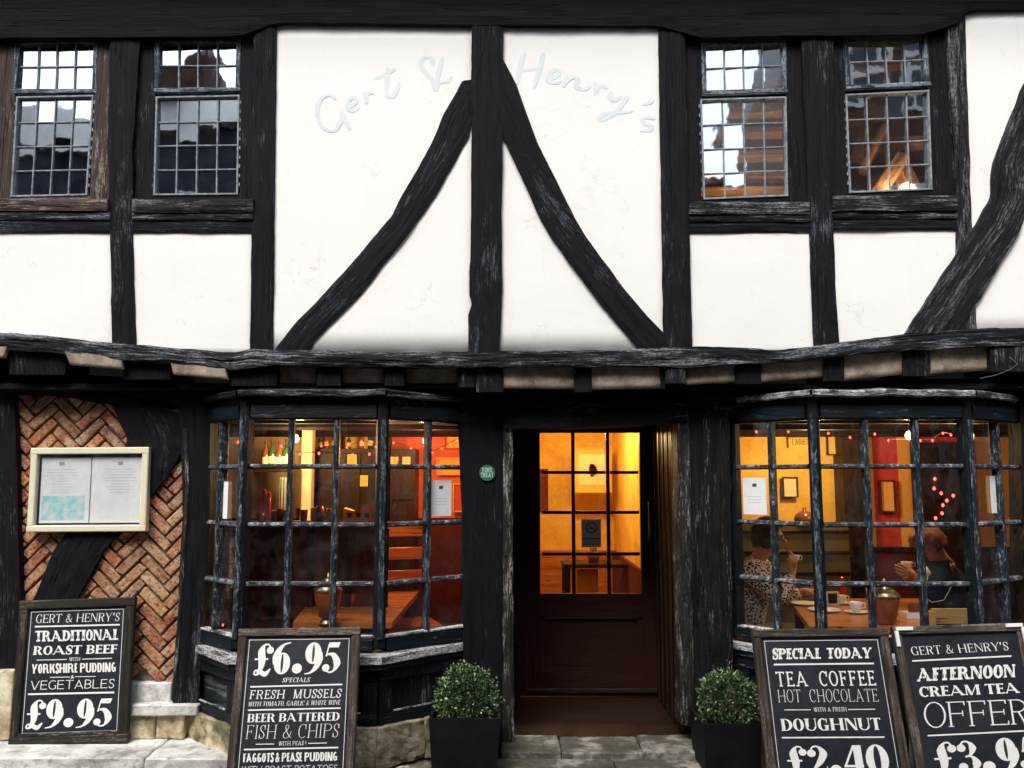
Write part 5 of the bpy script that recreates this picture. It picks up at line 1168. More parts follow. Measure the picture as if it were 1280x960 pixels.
        if ch == '2': w = W*.95; s.dot(w*.2, .74, T*.55); s.path([(w*.12, .76), (w*.3, .955), (w*.62, .955), (w*.86, .72), (w*.6, .42), (w*.25, .2), (w*.05, .06)], [t, t, t*1.3, k, k*.75, t*1.1, t]); s.rect(0, 0, w*.92, T*.75); s.quad((w*.84, 0), (w*.95, 0), (w*1.03, .28), (w*.98, .28)); return w
        if ch == '3': w = W*.92; s.dot(w*.2, .78, T*.5); s.dot(w*.18, .2, T*.52); s.path([(w*.14, .8), (w*.3, .96), (w*.6, .95), (w*.78, .76), (w*.6, .55), (w*.35, .51)], [t, t, t*1.2, k*.85, t*1.2, t]); s.path([(w*.35, .51), (w*.68, .5), (w*.88, .28), (w*.65, .04), (w*.3, .035), (w*.1, .2)], [t, t*1.2, k, t*1.2, t, t]); return w
        if ch == '4': w = W*1.0; s.rect(w*.6, 0, w*.6 + T, 1); s.rect(0, .24, w*1.05, .24 + max(t*1.6, .06)); s.diag(.0, .27, w*.6 - .01, 1, t*1.4); s.serif(w*.6, w*.6 + T, 0, True); return w*1.08
        if ch == '5': w = W*.95; s.dot(w*.18, .17, T*.52); s.path([(w*.12, .17), (w*.35, .03), (w*.68, .08), (w*.86, .33), (w*.62, .58), (w*.3, .62), (w*.13, .56)], [t, t, t*1.4, k, k*.7, t*1.1, t]); s.quad((w*.12, .54), (w*.2, .54), (w*.34, .96), (w*.26, .96)); s.quad((w*.26, .84), (w*.9, .84), (w*1.0, 1.01), (w*.3, 1.01)); return w
        if ch == '9' or ch == '6':
            w = W*.96; n0 = len(s.out); s.arc(w*.48, .66, w*.5, .36, 0, 360, 26, T=T*.95, t=t*1.1); s.path([(w*.9, .7), (w*.88, .45), (w*.7, .2), (w*.4, .03), (w*.02, -.02)], [k*.55, k*.95, k*.7, t*1.3, t*.6])
            if ch == '6': s.out[n0:] = [([(w - x, 1 - y) for x, y in v], f) for v, f in s.out[n0:]]
            return w
        if ch == '£': w = W*1.0; s.dot(w*.88, .78, T*.5); s.path([(w*.9, .8), (w*.78, .96), (w*.52, .95), (w*.38, .74), (w*.44, .45), (w*.4, .2), (w*.22, .05)], [t, t, t*1.3, k, k, k*.7, t]); s.rect(.0, .46, w*.8, .46 + max(.06, t)); s.path([(w*.28, .1), (w*.12, .12), (w*.04, .02), (w*.18, -.02), (w*.4, .06), (w*.7, .0), (w*.98, .17)], [t, t*1.1, t*1.1, t*1.2, k*.6, k*.7, t*.6]); return w*1.02
        return .3
    def layout(s, text):
        x = 0; parts = []; marks = []
        for ch in text:
            a = s.glyph(ch)
            for v, f in s.out: parts.append(([(px + x, py) for px, py in v], f))
            if s.inline and ch != ' ': marks.append((x, a))
            x += a + s.gap
        return parts, x - s.gap, marks
F = {
 'roman': Font(.115, .045, .05, .035), 'cond': Font(.10, .04, .045, .03, w=.8), 'light': Font(.05, .028, .05, .028, w=.72, gap=.1), 'slab': Font(.115, .085, .07, .075, w=.85), 'slabs': Font(.11, .075, .06, .065, w=.8),
 'fat': Font(.30, .085, .05, .09, w=1.02, gap=.07), 'fatw': Font(.34, .1, .07, .12, w=1.5, gap=.09), 'circus': Font(.34, .13, .07, .15, w=1.05, gap=.05, inline=True), 'bold': Font(.24, .06, .06, .05, w=.95, gap=.06),
 'impact': Font(.2, .14, 0, 0, w=.55, gap=.07, sans=True), 'sans': Font(.085, .075, 0, 0, w=1.15, gap=.12, sans=True), 'num': Font(.24, .05, .05, .04, w=.9, gap=.07), 'ital': Font(.15, .05, .05, .04, w=.85, gap=.1), 'wide': Font(.075, .04, .07, .035, w=1.2, gap=.06)}
_txt = [0]
def text_mesh(text, font, org, ax, ay, nrm, lift=.0015):
    """org + X*ax + Y*ay, X from 0 to 1 over the whole line, Y from 0 at the foot of the letters to 1 at their top"""
    parts, W, marks = F[font].layout(text); v = []; f = []
    for k, (pv, pf) in enumerate(parts):
        b = len(v); l = lift + (k % 9) * .00012
        v += [org + ax * (x / W) + ay * y + nrm * l for x, y in pv]; f += [tuple(i + b for i in q) for q in pf]
    dv = []; df = []
    for x, a in marks:                       # dark engraved flecks in the lower half of the show letters
        for k in range(2):
            xx = x + a * (.36 + .26 * k); b = len(dv)
            dv += [org + ax * ((xx + dx) / W) + ay * y + nrm * (lift + .0016 + k * .0001) for dx, y in ((-.03, .2), (.03, .2), (.035, .42), (0, .52), (-.035, .42))]; df.append((b, b+1, b+2, b+3, b+4))
    return v, f, dv, df
class Board:
    def __init__(s, label, tl, tr, bl_px, br_px, Dt, bottom, fmat, fw=.042, aframe=True, group='chalkboard signs outside the pub'):
        TL, TR = P(*tl, CAM.y + Dt), P(*tr, CAM.y + Dt)
        BL, BR = P(*bl_px, CAM.y + bottom), P(*br_px, CAM.y + bottom)
        ex = ((TR - TL) + (BR - BL)).normalized(); c = (TL + TR + BL + BR) / 4
        ey = ((TL - BL) + (TR - BR)); ey = (ey - ex * ey.dot(ex)).normalized(); en = ex.cross(ey)      # towards the viewer
        s.w = ((TR - TL).length + (BR - BL).length) / 2; s.h = ((TL - BL).length + (TR - BR).length) / 2
        s.c, s.ex, s.ey, s.n, s.fw = c, ex, ey, en, fw
        s.o = thing('chalkboard', label, 'signboard', c - ey * s.h / 2, group)
        hw, hh = s.w / 2, s.h / 2; m = MB(); z = en * .0
        for a, b, up in (((-hw, hh - fw/2), (hw, hh - fw/2), ey), ((-hw, -hh + fw/2), (hw, -hh + fw/2), ey)):
            m.bar(c + ex*a[0] + ey*a[1] - en*.006, c + ex*b[0] + ey*b[1] - en*.006, .042, fw, up=up, ch=.006)
        for sx in (-1, 1):
            m.bar(c + ex*sx*(hw - fw/2) - ey*(hh - fw) - en*.006, c + ex*sx*(hw - fw/2) + ey*(hh - fw) - en*.006, fw, .040, up=en, ch=.006)
        m.build('frame', fmat, s.o)
        q = [c + ex*sx*(hw - fw + .004) + ey*sy*(hh - fw + .004) - en*d for d in (.002, .018) for sx, sy in ((-1, -1), (1, -1), (1, 1), (-1, 1))]
        MB().hexa([q[4], q[5], q[6], q[7], q[0], q[1], q[2], q[3]]).build('panel', M['board'], s.o)
    def hit(s, u, v):
        d = ray(u, v); pl = s.c - s.n * .002; k = (pl - CAM).dot(s.n) / d.dot(s.n); return CAM + d * k
    def text(s, txt, font, bl, br, tl):
        org = s.hit(*bl); ax = s.hit(*br) - org; ay = s.hit(*tl) - org; v, f, dv, df = text_mesh(txt, font, org, ax, ay, s.n)
        o = mk('lettering', v, f, M['ink'], s.o)
        if dv: mk('engraving', dv, df, M['board'], s.o)
    def rule(s, a, b, th=2.2):
        A, B = s.hit(*a), s.hit(*b); d = (s.hit(a[0], a[1] - th) - A) / 2; n = s.n * .002
        mk('rule', [A - d + n, B - d + n, B + d + n, A + d + n], [(0, 1, 2, 3)], M['ink'], s.o)
    def border(s, ins=.018, th=.0028):
        hw, hh = s.w/2 - s.fw - ins, s.h/2 - s.fw - ins; c, ex, ey, n = s.c - s.n*.002, s.ex, s.ey, s.n*.0018; v = []; f = []
        for k, (x0, y0, x1, y1) in enumerate(((-hw, hh - th, hw, hh), (-hw, -hh, hw, -hh + th), (-hw, -hh + th, -hw + th, hh - th), (hw - th, -hh + th, hw, hh - th))):
            b = len(v); v += [c + ex*x0 + ey*y0 + n, c + ex*x1 + ey*y0 + n, c + ex*x1 + ey*y1 + n, c + ex*x0 + ey*y1 + n]; f.append((b, b+1, b+2, b+3))
        mk('border_line', v, f, M['ink'], s.o)
def botv(Db, z=-.12): 
    a = math.atan2(CAM.z - z, Db) + PITCH; return 480 + FPX * math.tan(a)
def ext(p, q, v): return (p[0] + (q[0] - p[0]) * (v - p[1]) / (q[1] - p[1]), v)
# board 1, on the ledge
b1 = Board('small chalkboard offering traditional roast beef at £9.95 on the stone ledge', (29, 751), (173, 746), (9, 933), (156, 928), 4.99, 4.92, M['bframe_dark'], .05)
b1.border(.014)
z1_ = lambda x, y: (15 + x / 5.645, 750 + y / 5.647)
def TX(b, f, txt, font, xl_, yb_l, xr_, yb_r, xt, yt): b.text(txt, font, f(xl_, yb_l), f(xr_, yb_r), f(xt, yt))
def RU(b, f, x0, y0, x1, y1, th=2.0): b.rule(f(x0, y0), f(x1, y1), th)
TX(b1, z1_, "GERT & HENRY'S", 'roman', 168, 162, 758, 148, 176, 103); RU(b1, z1_, 162, 188, 762, 174, 1.9)
TX(b1, z1_, 'TRADITIONAL', 'circus', 163, 294, 750, 281, 166, 218); TX(b1, z1_, 'ROAST BEEF', 'fatw', 148, 388, 742, 375, 156, 326)
RU(b1, z1_, 176, 424, 388, 419, 1.0); TX(b1, z1_, 'WITH', 'slab', 403, 431, 482, 429, 405, 405); RU(b1, z1_, 497, 417, 705, 411, 1.0)
TX(b1, z1_, 'YORKSHIRE PUDDING', 'impact', 140, 519, 733, 506, 142, 453); RU(b1, z1_, 269, 546, 411, 543, .9); TX(b1, z1_, '&', 'bold', 417, 554, 440, 553, 418, 530); RU(b1, z1_, 448, 541, 592, 539, .9)
TX(b1, z1_, 'VEGETABLES', 'sans', 130, 634, 723, 620, 136, 571); RU(b1, z1_, 114, 665, 723, 652, 2.2)
TX(b1, z1_, '£9.95', 'num', 95, 902, 688, 892, 120, 706)
m = MB(); lo = b1.c - b1.ey * (b1.h/2 - .058) + b1.n * .006
m.bar(lo - b1.ex * (b1.w/2 - .05), lo + b1.ex * (b1.w/2 - .05), .02, .016, up=b1.ey).build('bottom_bead', M['jamb'], b1.o)
# board 2
vb = botv(4.36); b2 = Board('tall chalkboard of £6.95 specials standing before the left bay window', (299, 787), (453, 783), ext((299, 787), (284, 960), vb), ext((453, 783), (442, 960), vb), 4.58, 4.36, M['bframe'])
b2.border(.014)
z2_ = lambda x, y: (290 + x / 5.645, 790 + y / 5.647)
TX(b2, z2_, '£6.95', 'num', 150, 298, 752, 288, 172, 84); TX(b2, z2_, 'SPECIALS', 'ital', 355, 356, 545, 353, 365, 323); RU(b2, z2_, 130, 387, 778, 370, 1.9)
TX(b2, z2_, 'FRESH  MUSSELS', 'slabs', 122, 474, 768, 463, 132, 412); TX(b2, z2_, 'WITH TOMATO, GARLIC & WHITE WINE', 'ital', 112, 526, 762, 512, 120, 493); RU(b2, z2_, 113, 552, 768, 537, 1.9)
TX(b2, z2_, 'BEER BATTERED', 'bold', 106, 638, 758, 625, 112, 578); TX(b2, z2_, 'FISH & CHIPS', 'light', 95, 755, 750, 743, 108, 658)
RU(b2, z2_, 168, 792, 298, 790, 1.0); TX(b2, z2_, 'WITH PEAS !', 'slabs', 328, 802, 522, 799, 330, 772); RU(b2, z2_, 538, 786, 670, 783, 1.0); RU(b2, z2_, 85, 830, 750, 815, 1.9)
TX(b2, z2_, 'FAGGOTS & PEASE PUDDING', 'impact', 78, 920, 742, 908, 82, 858); TX(b2, z2_, 'WITH ROAST POTATOES', 'sans', 62, 996, 738, 984, 72, 948)
# board 3
vb = botv(4.2); b3 = Board('chalkboard of hot drinks and a fresh doughnut at £2.40 beside the right planter', (941, 788), (1113, 784), ext((941, 788), (958.5, 960), vb), ext((1113, 784), (1136, 960), vb), 4.46, 4.2, M['bframe'])
b3.border(.014)
z3_ = lambda x, y: (950 + x / 5.644, 790 + y / 5.647)
TX(b3, z3_, 'SPECIAL  TODAY', 'circus', 92, 193, 790, 185, 90, 117); RU(b3, z3_, 97, 230, 802, 222, 2.0)
TX(b3, z3_, 'TEA  COFFEE', 'slab', 120, 385, 820, 377, 106, 281); TX(b3, z3_, 'HOT  CHOCOLATE', 'light', 130, 496, 838, 490, 120, 408)
RU(b3, z3_, 170, 550, 358, 549, 1.0); TX(b3, z3_, 'WITH A FRESH', 'slabs', 380, 562, 612, 560, 376, 533); RU(b3, z3_, 621, 547, 811, 545, 1.0)
TX(b3, z3_, 'DOUGHNUT', 'bold', 152, 698, 860, 690, 140, 614); RU(b3, z3_, 153, 746, 877, 742, 1.8)
TX(b3, z3_, '£2.40', 'num', 205, 1010, 925, 1000, 178, 806)
# board 4
vb = botv(4.2); b4 = Board('rightmost chalkboard with the afternoon cream tea offer and white corner brackets', (1114, 786), (1279, 776), ext((1114, 786), (1146, 960), vb), ext((1279, 776), (1318, 960), vb), 4.44, 4.2, M['bframe'])
z4_ = lambda x, y: (1060 + x / 5.055, 770 + y / 5.053)
TX(b4, z4_, "GERT & HENRY'S", 'roman', 405, 248, 1018, 216, 392, 195); RU(b4, z4_, 405, 284, 1031, 253, 1.9)
TX(b4, z4_, 'AFTERNOON', 'circus', 436, 414, 1058, 386, 436, 332); TX(b4, z4_, 'CREAM TEA', 'fatw', 454, 512, 1086, 485, 444, 448)
TX(b4, z4_, 'OFFER', 'wide', 488, 706, 1140, 682, 470, 548); RU(b4, z4_, 502, 756, 1180, 722, 1.9)
TX(b4, z4_, '£3.95', 'num', 560, 1005, 1230, 965, 530, 800)
for (px, py), sx, (ax_, ay_) in (((1115, 786), 1, (0, 0)), ((1278, 777), -1, (0, 0))):
    hw, hh = b4.w/2, b4.h/2; cc = b4.c + b4.ex * (-sx * (hw - .012)) + b4.ey * (hh - .012) + b4.n * .018
    m = MB(); m.bar(cc + b4.ex*sx*0, cc + b4.ex*sx*.085, .012, .018, up=b4.ey); m.bar(cc - b4.ey*.0095, cc - b4.ey*.085, .018, .012, up=b4.n); m.build('corner_bracket', M['ink'], b4.o)
# rear struts so the boards stand
for b, dy in ((b2, .0), (b3, .0), (b4, .0)):
    for sx in (-1, 1):
        top = b.c + b.ey * (b.h/2 - .1) - b.n * .03 + b.ex * sx * (b.w/2 - .06); MB().bar(top, Vector((top.x, top.y + .08, -.118)), .03, .02, up=(0, 1, 0)).build('rear_strut', M['bframe_dark'], b.o)

# ---- painted name on the plaster, two faded scripts either side of the post
def script(name, strokes, wd, word, Y=YU + .012):
    v = []; f = []
    for st in strokes:
        n_ = len(st); P_ = []
        for i in range(n_ - 1):
            p0, p1, p2, p3 = st[max(i-1, 0)], st[i], st[i+1], st[min(i+2, n_-1)]
            for k in range(6):
                t = k/6; P_.append(tuple(.5*((2*p1[j]) + (-p0[j]+p2[j])*t + (2*p0[j]-5*p1[j]+4*p2[j]-p3[j])*t*t + (-p0[j]+3*p1[j]-3*p2[j]+p3[j])*t**3) for j in (0, 1)))
        P_.append(st[-1]); b = len(v); lift = rnd.random() * .001
        for i, p in enumerate(P_):
            a = P_[max(i-1, 0)]; c = P_[min(i+1, len(P_)-1)]; dx, dy = c[0]-a[0], c[1]-a[1]; L = math.hypot(dx, dy) or 1
            ww = wd * (.6 + .55 * abs(dy)/L) * min(1, .45 + .2 * min(i, len(P_)-1-i)); nx, ny = -dy/L*ww/2, dx/L*ww/2
            for q_ in (P(p[0]+nx, p[1]+ny, Y), P(p[0]-nx, p[1]-ny, Y)):
                q_.y += noise.noise(Vector((q_.x * 2.3, q_.z * 2.3, 4))) * .004 + noise.noise(Vector((q_.x * 9, q_.z * 9, 2))) * .0012 - .0012 - lift * .4; v.append(q_)
        for i in range(len(P_)-1): f.append((b+2*i, b+2*i+1, b+2*i+3, b+2*i+2))
    return mk(name, v, f, M['paleblue'], house)
zs = lambda x, y: (380 + x * .375, 40 + y * .375)
def S(*p): return [zs(*q) for q in p]
script('painted_lettering', [S((108, 225), (92, 212), (62, 218), (45, 250), (48, 290), (70, 322), (98, 330), (120, 305), (128, 268)), S((122, 262), (135, 290), (155, 325)),
    S((138, 252), (160, 246), (174, 230), (164, 218), (148, 232), (148, 254), (164, 264), (184, 248)), S((198, 200), (206, 216), (208, 240)), S((206, 216), (218, 202), (234, 206)),
    S((280, 118), (276, 165), (275, 205), (292, 218), (306, 200), (318, 168)), S((232, 158), (250, 150), (272, 141), (292, 130), (304, 122)),
    S((430, 190), (448, 140), (462, 82)), S((440, 172), (410, 140), (390, 110), (400, 85), (425, 88), (430, 112)), S((425, 165), (440, 195), (448, 170), (475, 165), (495, 148))], 5.0, 'Gert &')
script('painted_lettering', [S((737, 68), (722, 105), (712, 175)), S((798, 68), (788, 115), (765, 190)), S((712, 132), (750, 126), (790, 122)),
    S((806, 160), (836, 152), (848, 136), (836, 126), (818, 142), (818, 164), (838, 170), (858, 160)), S((872, 146), (874, 162), (862, 184)), S((868, 170), (894, 152), (912, 158), (908, 180), (930, 192), (956, 180)),
    S((966, 168), (976, 184), (968, 210)), S((974, 192), (994, 180), (1014, 188)), S((1024, 196), (1020, 216), (1036, 228), (1058, 214)), S((1080, 212), (1066, 234), (1050, 254), (1024, 278), (992, 294), (984, 284), (1010, 270), (1058, 268), (1098, 262)),
    S((1128, 242), (1150, 236), (1165, 224)), S((1172, 290), (1145, 284), (1128, 292), (1140, 306), (1158, 314), (1150, 328), (1120, 328))], 5.6, "Henry's")

# ---- menu case
cY = .20
t = thing('menu_case', 'pale gold wall case with two menu sheets on the herringbone brickwork', 'menu case', P(112, 612, cY + .06))
q = [P(42, 560, cY), P(188, 559, cY), P(184, 664, cY), P(35, 665, cY)]
ex = ((q[1]-q[0]) + (q[2]-q[3])).normalized(); cc = sum(q, Vector())/4; ey = Vector((0, -1, 0)).cross(ex) * -1; ey = ex.cross(Vector((0, -1, 0))) * -1
ey = Vector((-ex.z, 0, ex.x)); hw = ((q[1]-q[0]).length + (q[2]-q[3]).length)/4; hh = ((q[0]-q[3]).length + (q[1]-q[2]).length)/4; fw = .038; nn_ = Vector((0, -1, 0))
def cb(x0, x1, y0, y1, d0, d1, name, mat):
    pts_ = [cc + ex*x + ey*y - nn_*d for d in (d0, d1) for x, y in ((x0, y0), (x1, y0), (x1, y1), (x0, y1))]
    return MB().hexa(pts_).build(name, mat, t)
m = MB()
for a, b, up in (((-hw, hh - fw/2), (hw, hh - fw/2), ey), ((-hw, -hh + fw/2), (hw, -hh + fw/2), ey)): m.bar(cc + ex*a[0] + ey*a[1], cc + ex*b[0] + ey*b[1], .05, fw, up=up, ch=.005)
for sx in (-1, 1): m.bar(cc + ex*sx*(hw-fw/2) - ey*(hh-fw), cc + ex*sx*(hw-fw/2) + ey*(hh-fw), fw, .05, up=nn_, ch=.005)
m.build('frame', M['gold'], t)
cb(-hw + fw, hw - fw, -hh + fw, hh - fw, .012, .03, 'backboard', M['caselining'])
cb(-hw + fw + .015, -.003, -hh + fw + .012, hh - fw - .02, .0075, .011, 'menu_sheet', M['paper']); cb(.003, hw - fw - .004, -hh + fw + .012, hh - fw - .02, .0075, .011, 'menu_sheet', M['paper'])
cb(-hw + fw + .025, -.03, -hh + fw + .03, -hh + fw + .17, .0065, .0078, 'print', M['cyan'])
for x_ in (-hw/2, hw/2):
    cb(x_ - .018, x_ + .012, hh - fw - .065, hh - fw - .045, .006, .0074, 'crest', M['grey_ink'])
    for k in range(9):
        wd = rnd.uniform(.05, .1); cb(x_ - wd, x_ + wd, hh - fw - .09 - k*.017, hh - fw - .0875 - k*.017, .0062, .0072, 'text_line', M['textgrey'] if 'textgrey' in M else M.setdefault('textgrey', plain('faint_print', (.6, .6, .62), .8)))
cb(-hw + fw, hw - fw, -hh + fw, hh - fw, -.012, -.009, 'pane', M['glass_case'])

# ---- notices on the glass
def facet_hit(a, n, u, v):
    d = ray(u, v); k = (Vector((a.x, a.y, 0)) - Vector((CAM.x, CAM.y, 0))).dot(n) / Vector((d.x, d.y, 0)).dot(n); return CAM + d * k
def notice(label, pts, ns, i, u0, u1, v0, v1):
    n = ns[i]; a = pts[i] - n * .006; c = facet_hit(a, n, (u0+u1)/2, (v0+v1)/2); t = thing('paper_notice', label, 'notice', c, 'white notices in the bay windows')
    d = (pts[i+1] - pts[i]).normalized(); L = (facet_hit(a, n, u1, (v0+v1)/2) - facet_hit(a, n, u0, (v0+v1)/2)).length/2; H = (facet_hit(a, n, (u0+u1)/2, v0) - facet_hit(a, n, (u0+u1)/2, v1)).length/2; up = Vector((0, 0, 1))
    def b(x0, x1, y0, y1, l0, l1, nm, mt): MB().hexa([c + d*x + up*y + n*l for l in (l0, l1) for x, y in ((x0, y0), (x1, y0), (x1, y1), (x0, y1))]).build(nm, mt, t)
    b(-L, L, -H, H, .001, .003, 'sheet', M['paper']); b(-L*.15, L*.2, H*.5, H*.68, .003, .0036, 'crest', M['darkink'])
    for k in range(3): b(-L*.6, L*.6, -H*.05 - k*H*.16, -H*.02 - k*H*.16, .003, .0034, 'text_line', M['textgrey'])
_, pL, nL = bayL; _, pR, nR = bayR
notice('narrow white notice on the far left pane of the left bay', pL, nL, 0, 271, 285, 602, 648); notice('white notice on the right-hand pane of the left bay', pL, nL, 2, 537, 564, 600, 645)
notice('white notice on the left-hand pane of the right bay', pR, nR, 0, 929, 958, 597, 643); notice('white notice on the far right pane of the right bay', pR, nR, 2, 1238, 1253, 595, 641)
# no smoking sign on the door
Yn = YD + .0165; a, b = P(727, 684, Yn), P(751, 649, Yn)
t = thing('no_smoking_sign', 'small grey no smoking sign on the middle pane of the door', 'sign', (a + b)/2); cx_ = (a.x+b.x)/2; M['signgrey'] = plain('pinkish_grey_card', (.72, .62, .62), .6); M['signred'] = plain('sign_red', (.32, .02, .03), .5)
MB().box(a.x, b.x, Yn - .003, Yn, a.z, b.z).build('card', M['signgrey'], t)
rc_ = Vector((cx_, Yn - .0042, b.z - .058)); ring = MB(); ring.tube([rc_ + Vector((math.cos(k*math.pi/12), 0, math.sin(k*math.pi/12)))*.036 for k in range(25)], .004, 6, caps=False); ring.bar(rc_ + Vector((-.024, 0, .024)), rc_ + Vector((.024, 0, -.024)), .004, .006, up=(1, 0, 1)); ring.build('red_ring', M['signred'], t)
MB().bar(rc_ + Vector((-.022, .0012, -.004)), rc_ + Vector((.018, .0012, -.004)), .002, .008).build('cigarette', M['darkink'], t)
for txt, mt, z0, hh_ in (('NO SMOKING', 'signred', a.z + .052, .016), ('IT IS AGAINST THE LAW', 'darkink', a.z + .034, .009), ('TO SMOKE IN THESE PREMISES', 'darkink', a.z + .018, .009)):
    v, f, _a, _b = text_mesh(txt, 'impact', Vector((a.x + .008, Yn - .003, z0)), Vector((b.x - a.x - .016, 0, 0)), Vector((0, 0, hh_)), Vector((0, -1, 0)), .0008); mk('lettering', v, f, M[mt], t)
# LADIES sign in the right room
t = thing('toilet_sign', 'black lettered Ladies sign on the yellow wall of the right room', 'sign', P(1000, 554, 2.44))
v, f, _a, _b = text_mesh('LADIES', 'slabs', P(990, 556, 2.44), P(1009, 556, 2.44) - P(990, 556, 2.44), Vector((0, 0, .05)), Vector((0, -1, 0)), .012); mk('lettering', v, f, M['darkink'], t); pbox(986, 1013, 547, 560, 2.442, .01, 'plate', M['yellow'], t)
# green round sticker on the post
c = P(609, 591, .235); t = thing('round_sticker', 'small round green sticker with white lettering on the post left of the door', 'sticker', c)
m = MB(); r = .047; m.add([(c.x, c.y - .006, c.z)] + [(c.x + r*math.cos(k*math.pi/14), c.y - .006, c.z + r*math.sin(k*math.pi/14)) for k in range(28)] + [(c.x + r*math.cos(k*math.pi/14), c.y + .004, c.z + r*math.sin(k*math.pi/14)) for k in range(28)],
      [(0, 1 + (k+1) % 28, 1 + k) for k in range(28)] + [(1+k, 1+(k+1) % 28, 29+(k+1) % 28, 29+k) for k in range(28)]); m.build('disc', M['green'], t)
for txt, z0, w2 in (('YORK', .004, .032), ('TREAT', -.026, .037)):
    v, f, _a, _b = text_mesh(txt, 'slab', c + Vector((-w2, -.006, z0)), Vector((2*w2, 0, 0)), Vector((0, 0, .026)), Vector((0, -1, 0)), .001); mk('lettering', v, f, M['ink'], t)

# ================================================================== potted box balls
def shrub(label, u, v, rpx, Y, rim, seed, dark=0.0):
    rg = random.Random(seed); c = P(u, v, Y); r = rpx * (Y - CAM.y) / FPX * 1.0; zr = rim
    t = thing('potted_shrub', label, 'potted plant', (c.x, Y, -.12), 'clipped box balls in black planters by the door')
    w0, w1 = r*1.2, r*1.0; zb = -.12; m = MB()
    o8 = [(sx*w1, sy*w1, zb) for sx, sy in ((-1, -1), (1, -1), (1, 1), (-1, 1))] + [(sx*w0, sy*w0, zr) for sx, sy in ((-1, -1), (1, -1), (1, 1), (-1, 1))]
    i8 = [(sx*(w0-.015), sy*(w0-.015), zr) for sx, sy in ((-1, -1), (1, -1), (1, 1), (-1, 1))] + [(sx*(w0-.02), sy*(w0-.02), zr - .05) for sx, sy in ((-1, -1), (1, -1), (1, 1), (-1, 1))]
    vs = [Vector(p) + Vector((c.x, Y, 0)) for p in o8 + i8]; fs = [(0, 3, 2, 1)] + [(k, (k+1) % 4, (k+1) % 4 + 4, k+4) for k in range(4)] + [(4+k, 4+(k+1) % 4, 8+(k+1) % 4, 8+k) for k in range(4)] + [(8+k, 8+(k+1) % 4, 12+(k+1) % 4, 12+k) for k in range(4)]
    m.add(vs, fs).build('planter', M['planter'], t)
    MB().box(c.x - w0 + .02, c.x + w0 - .02, Y - w0 + .02, Y + w0 - .02, zr - .06, zr - .045).build('soil', M['soil'], t)
    st = MB(); cen = Vector((c.x, Y, c.z))
    for k in range(26):
        d = Vector((rg.gauss(0, 1), rg.gauss(0, 1), rg.gauss(0, 1) * .8)).normalized(); st.tube([(c.x, Y, zr - .05), cen - Vector((0, 0, r*.4)) + d*r*.3, cen + d*r*.85], [.008, .005, .002], 5)
    tag(st.build('twigs', M['stem'], t), kind='stuff')
    V = []; Fc = []; UV = []
    for k in range(3900):
        d = Vector((rg.gauss(0, 1), rg.gauss(0, 1), rg.gauss(0, 1))).normalized()
        lump = 1 + noise.noise(d*3 + Vector((seed, 0, 0)))*.2 + noise.noise(d*8 + Vector((seed, 0, 0)))*.09
        rr = r * lump * (rg.uniform(.62, 1.02) if rg.random() < .8 else rg.uniform(.95, 1.12 if rg.random() < .8 else 1.2))
        p = cen + d * rr; s_ = rg.uniform(.007, .0125)
        if p.z < zr - .03 and (abs(p.x - c.x) > w0 - .02 or abs(p.y - Y) > w0 - .02): continue
        if p.z < zr - .045: continue
        ax = (d + Vector((rg.gauss(0, 1), rg.gauss(0, 1), rg.gauss(0, 1)))*.7).normalized(); bx = ax.cross(Vector((rg.gauss(0, 1), rg.gauss(0, 1), rg.gauss(0, 1)))).normalized(); nz_ = ax.cross(bx)
        b_ = len(V); V += [p, p + ax*s_*.9 + bx*s_*.6 + nz_*s_*.15, p + ax*s_*2, p + ax*s_*.9 - bx*s_*.6 + nz_*s_*.15]; Fc.append((b_, b_+1, b_+2, b_+3))
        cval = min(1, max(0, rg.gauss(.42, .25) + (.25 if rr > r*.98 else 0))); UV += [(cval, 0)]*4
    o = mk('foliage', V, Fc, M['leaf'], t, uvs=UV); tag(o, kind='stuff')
shrub('round clipped box bush in a black planter left of the door', 583, 871, 34.5, -.08, Zof(897, -.24), 3)
shrub('round clipped box bush in a black planter right of the door beside the drinks board', 911, 877, 34, -.06, Zof(905, -.24), 11)

M['textgrey2'] = plain('grey_cable', (.12, .12, .13), .6)
# cable running down beside the right joists
t = thing('loose_cable', 'thin grey cable looping down beside the last joist end above the right bay', 'cable', P(1270, 450, -.06))
MB().tube([P(1262, 446, -.07), P(1272, 455, -.075), P(1262, 462, -.08), P(1245, 469, -.09), P(1225, 473, -.1)], .0018, 6).build('cable', M['textgrey2'], t, True)

# ================================================================== people behind the right bay
def skinned(name, chains, mat, parent, sub=2):
    """chains: list of [(Vector, radius)...]; the first point of a later chain may be an existing point (shared by distance)"""
    V = []; E = []; Rr = []
    def idx(p, r):
        for i, q in enumerate(V):
            if (q - p).length < 1e-4: return i
        V.append(p); Rr.append(r); return len(V) - 1
    for ch in chains:
        ids = [idx(Vector(p), r) for p, r in ch]
        E += [(a, b) for a, b in zip(ids, ids[1:]) if (a, b) not in E and (b, a) not in E]
    me = bpy.data.meshes.new(name); me.from_pydata([tuple(v) for v in V], E, []); me.materials.append(mat)
    o = mobj(name, me, parent)
    sk = o.modifiers.new('skin', 'SKIN'); sk.use_smooth_shade = True; sk.branch_smoothing = .6
    me.skin_vertices[0].data[0].use_root = True
    for i, r in enumerate(Rr): me.skin_vertices[0].data[i].radius = (r, r) if not isinstance(r, tuple) else r
    sb = o.modifiers.new('sub', 'SUBSURF'); sb.levels = sub; sb.render_levels = sub
    return o
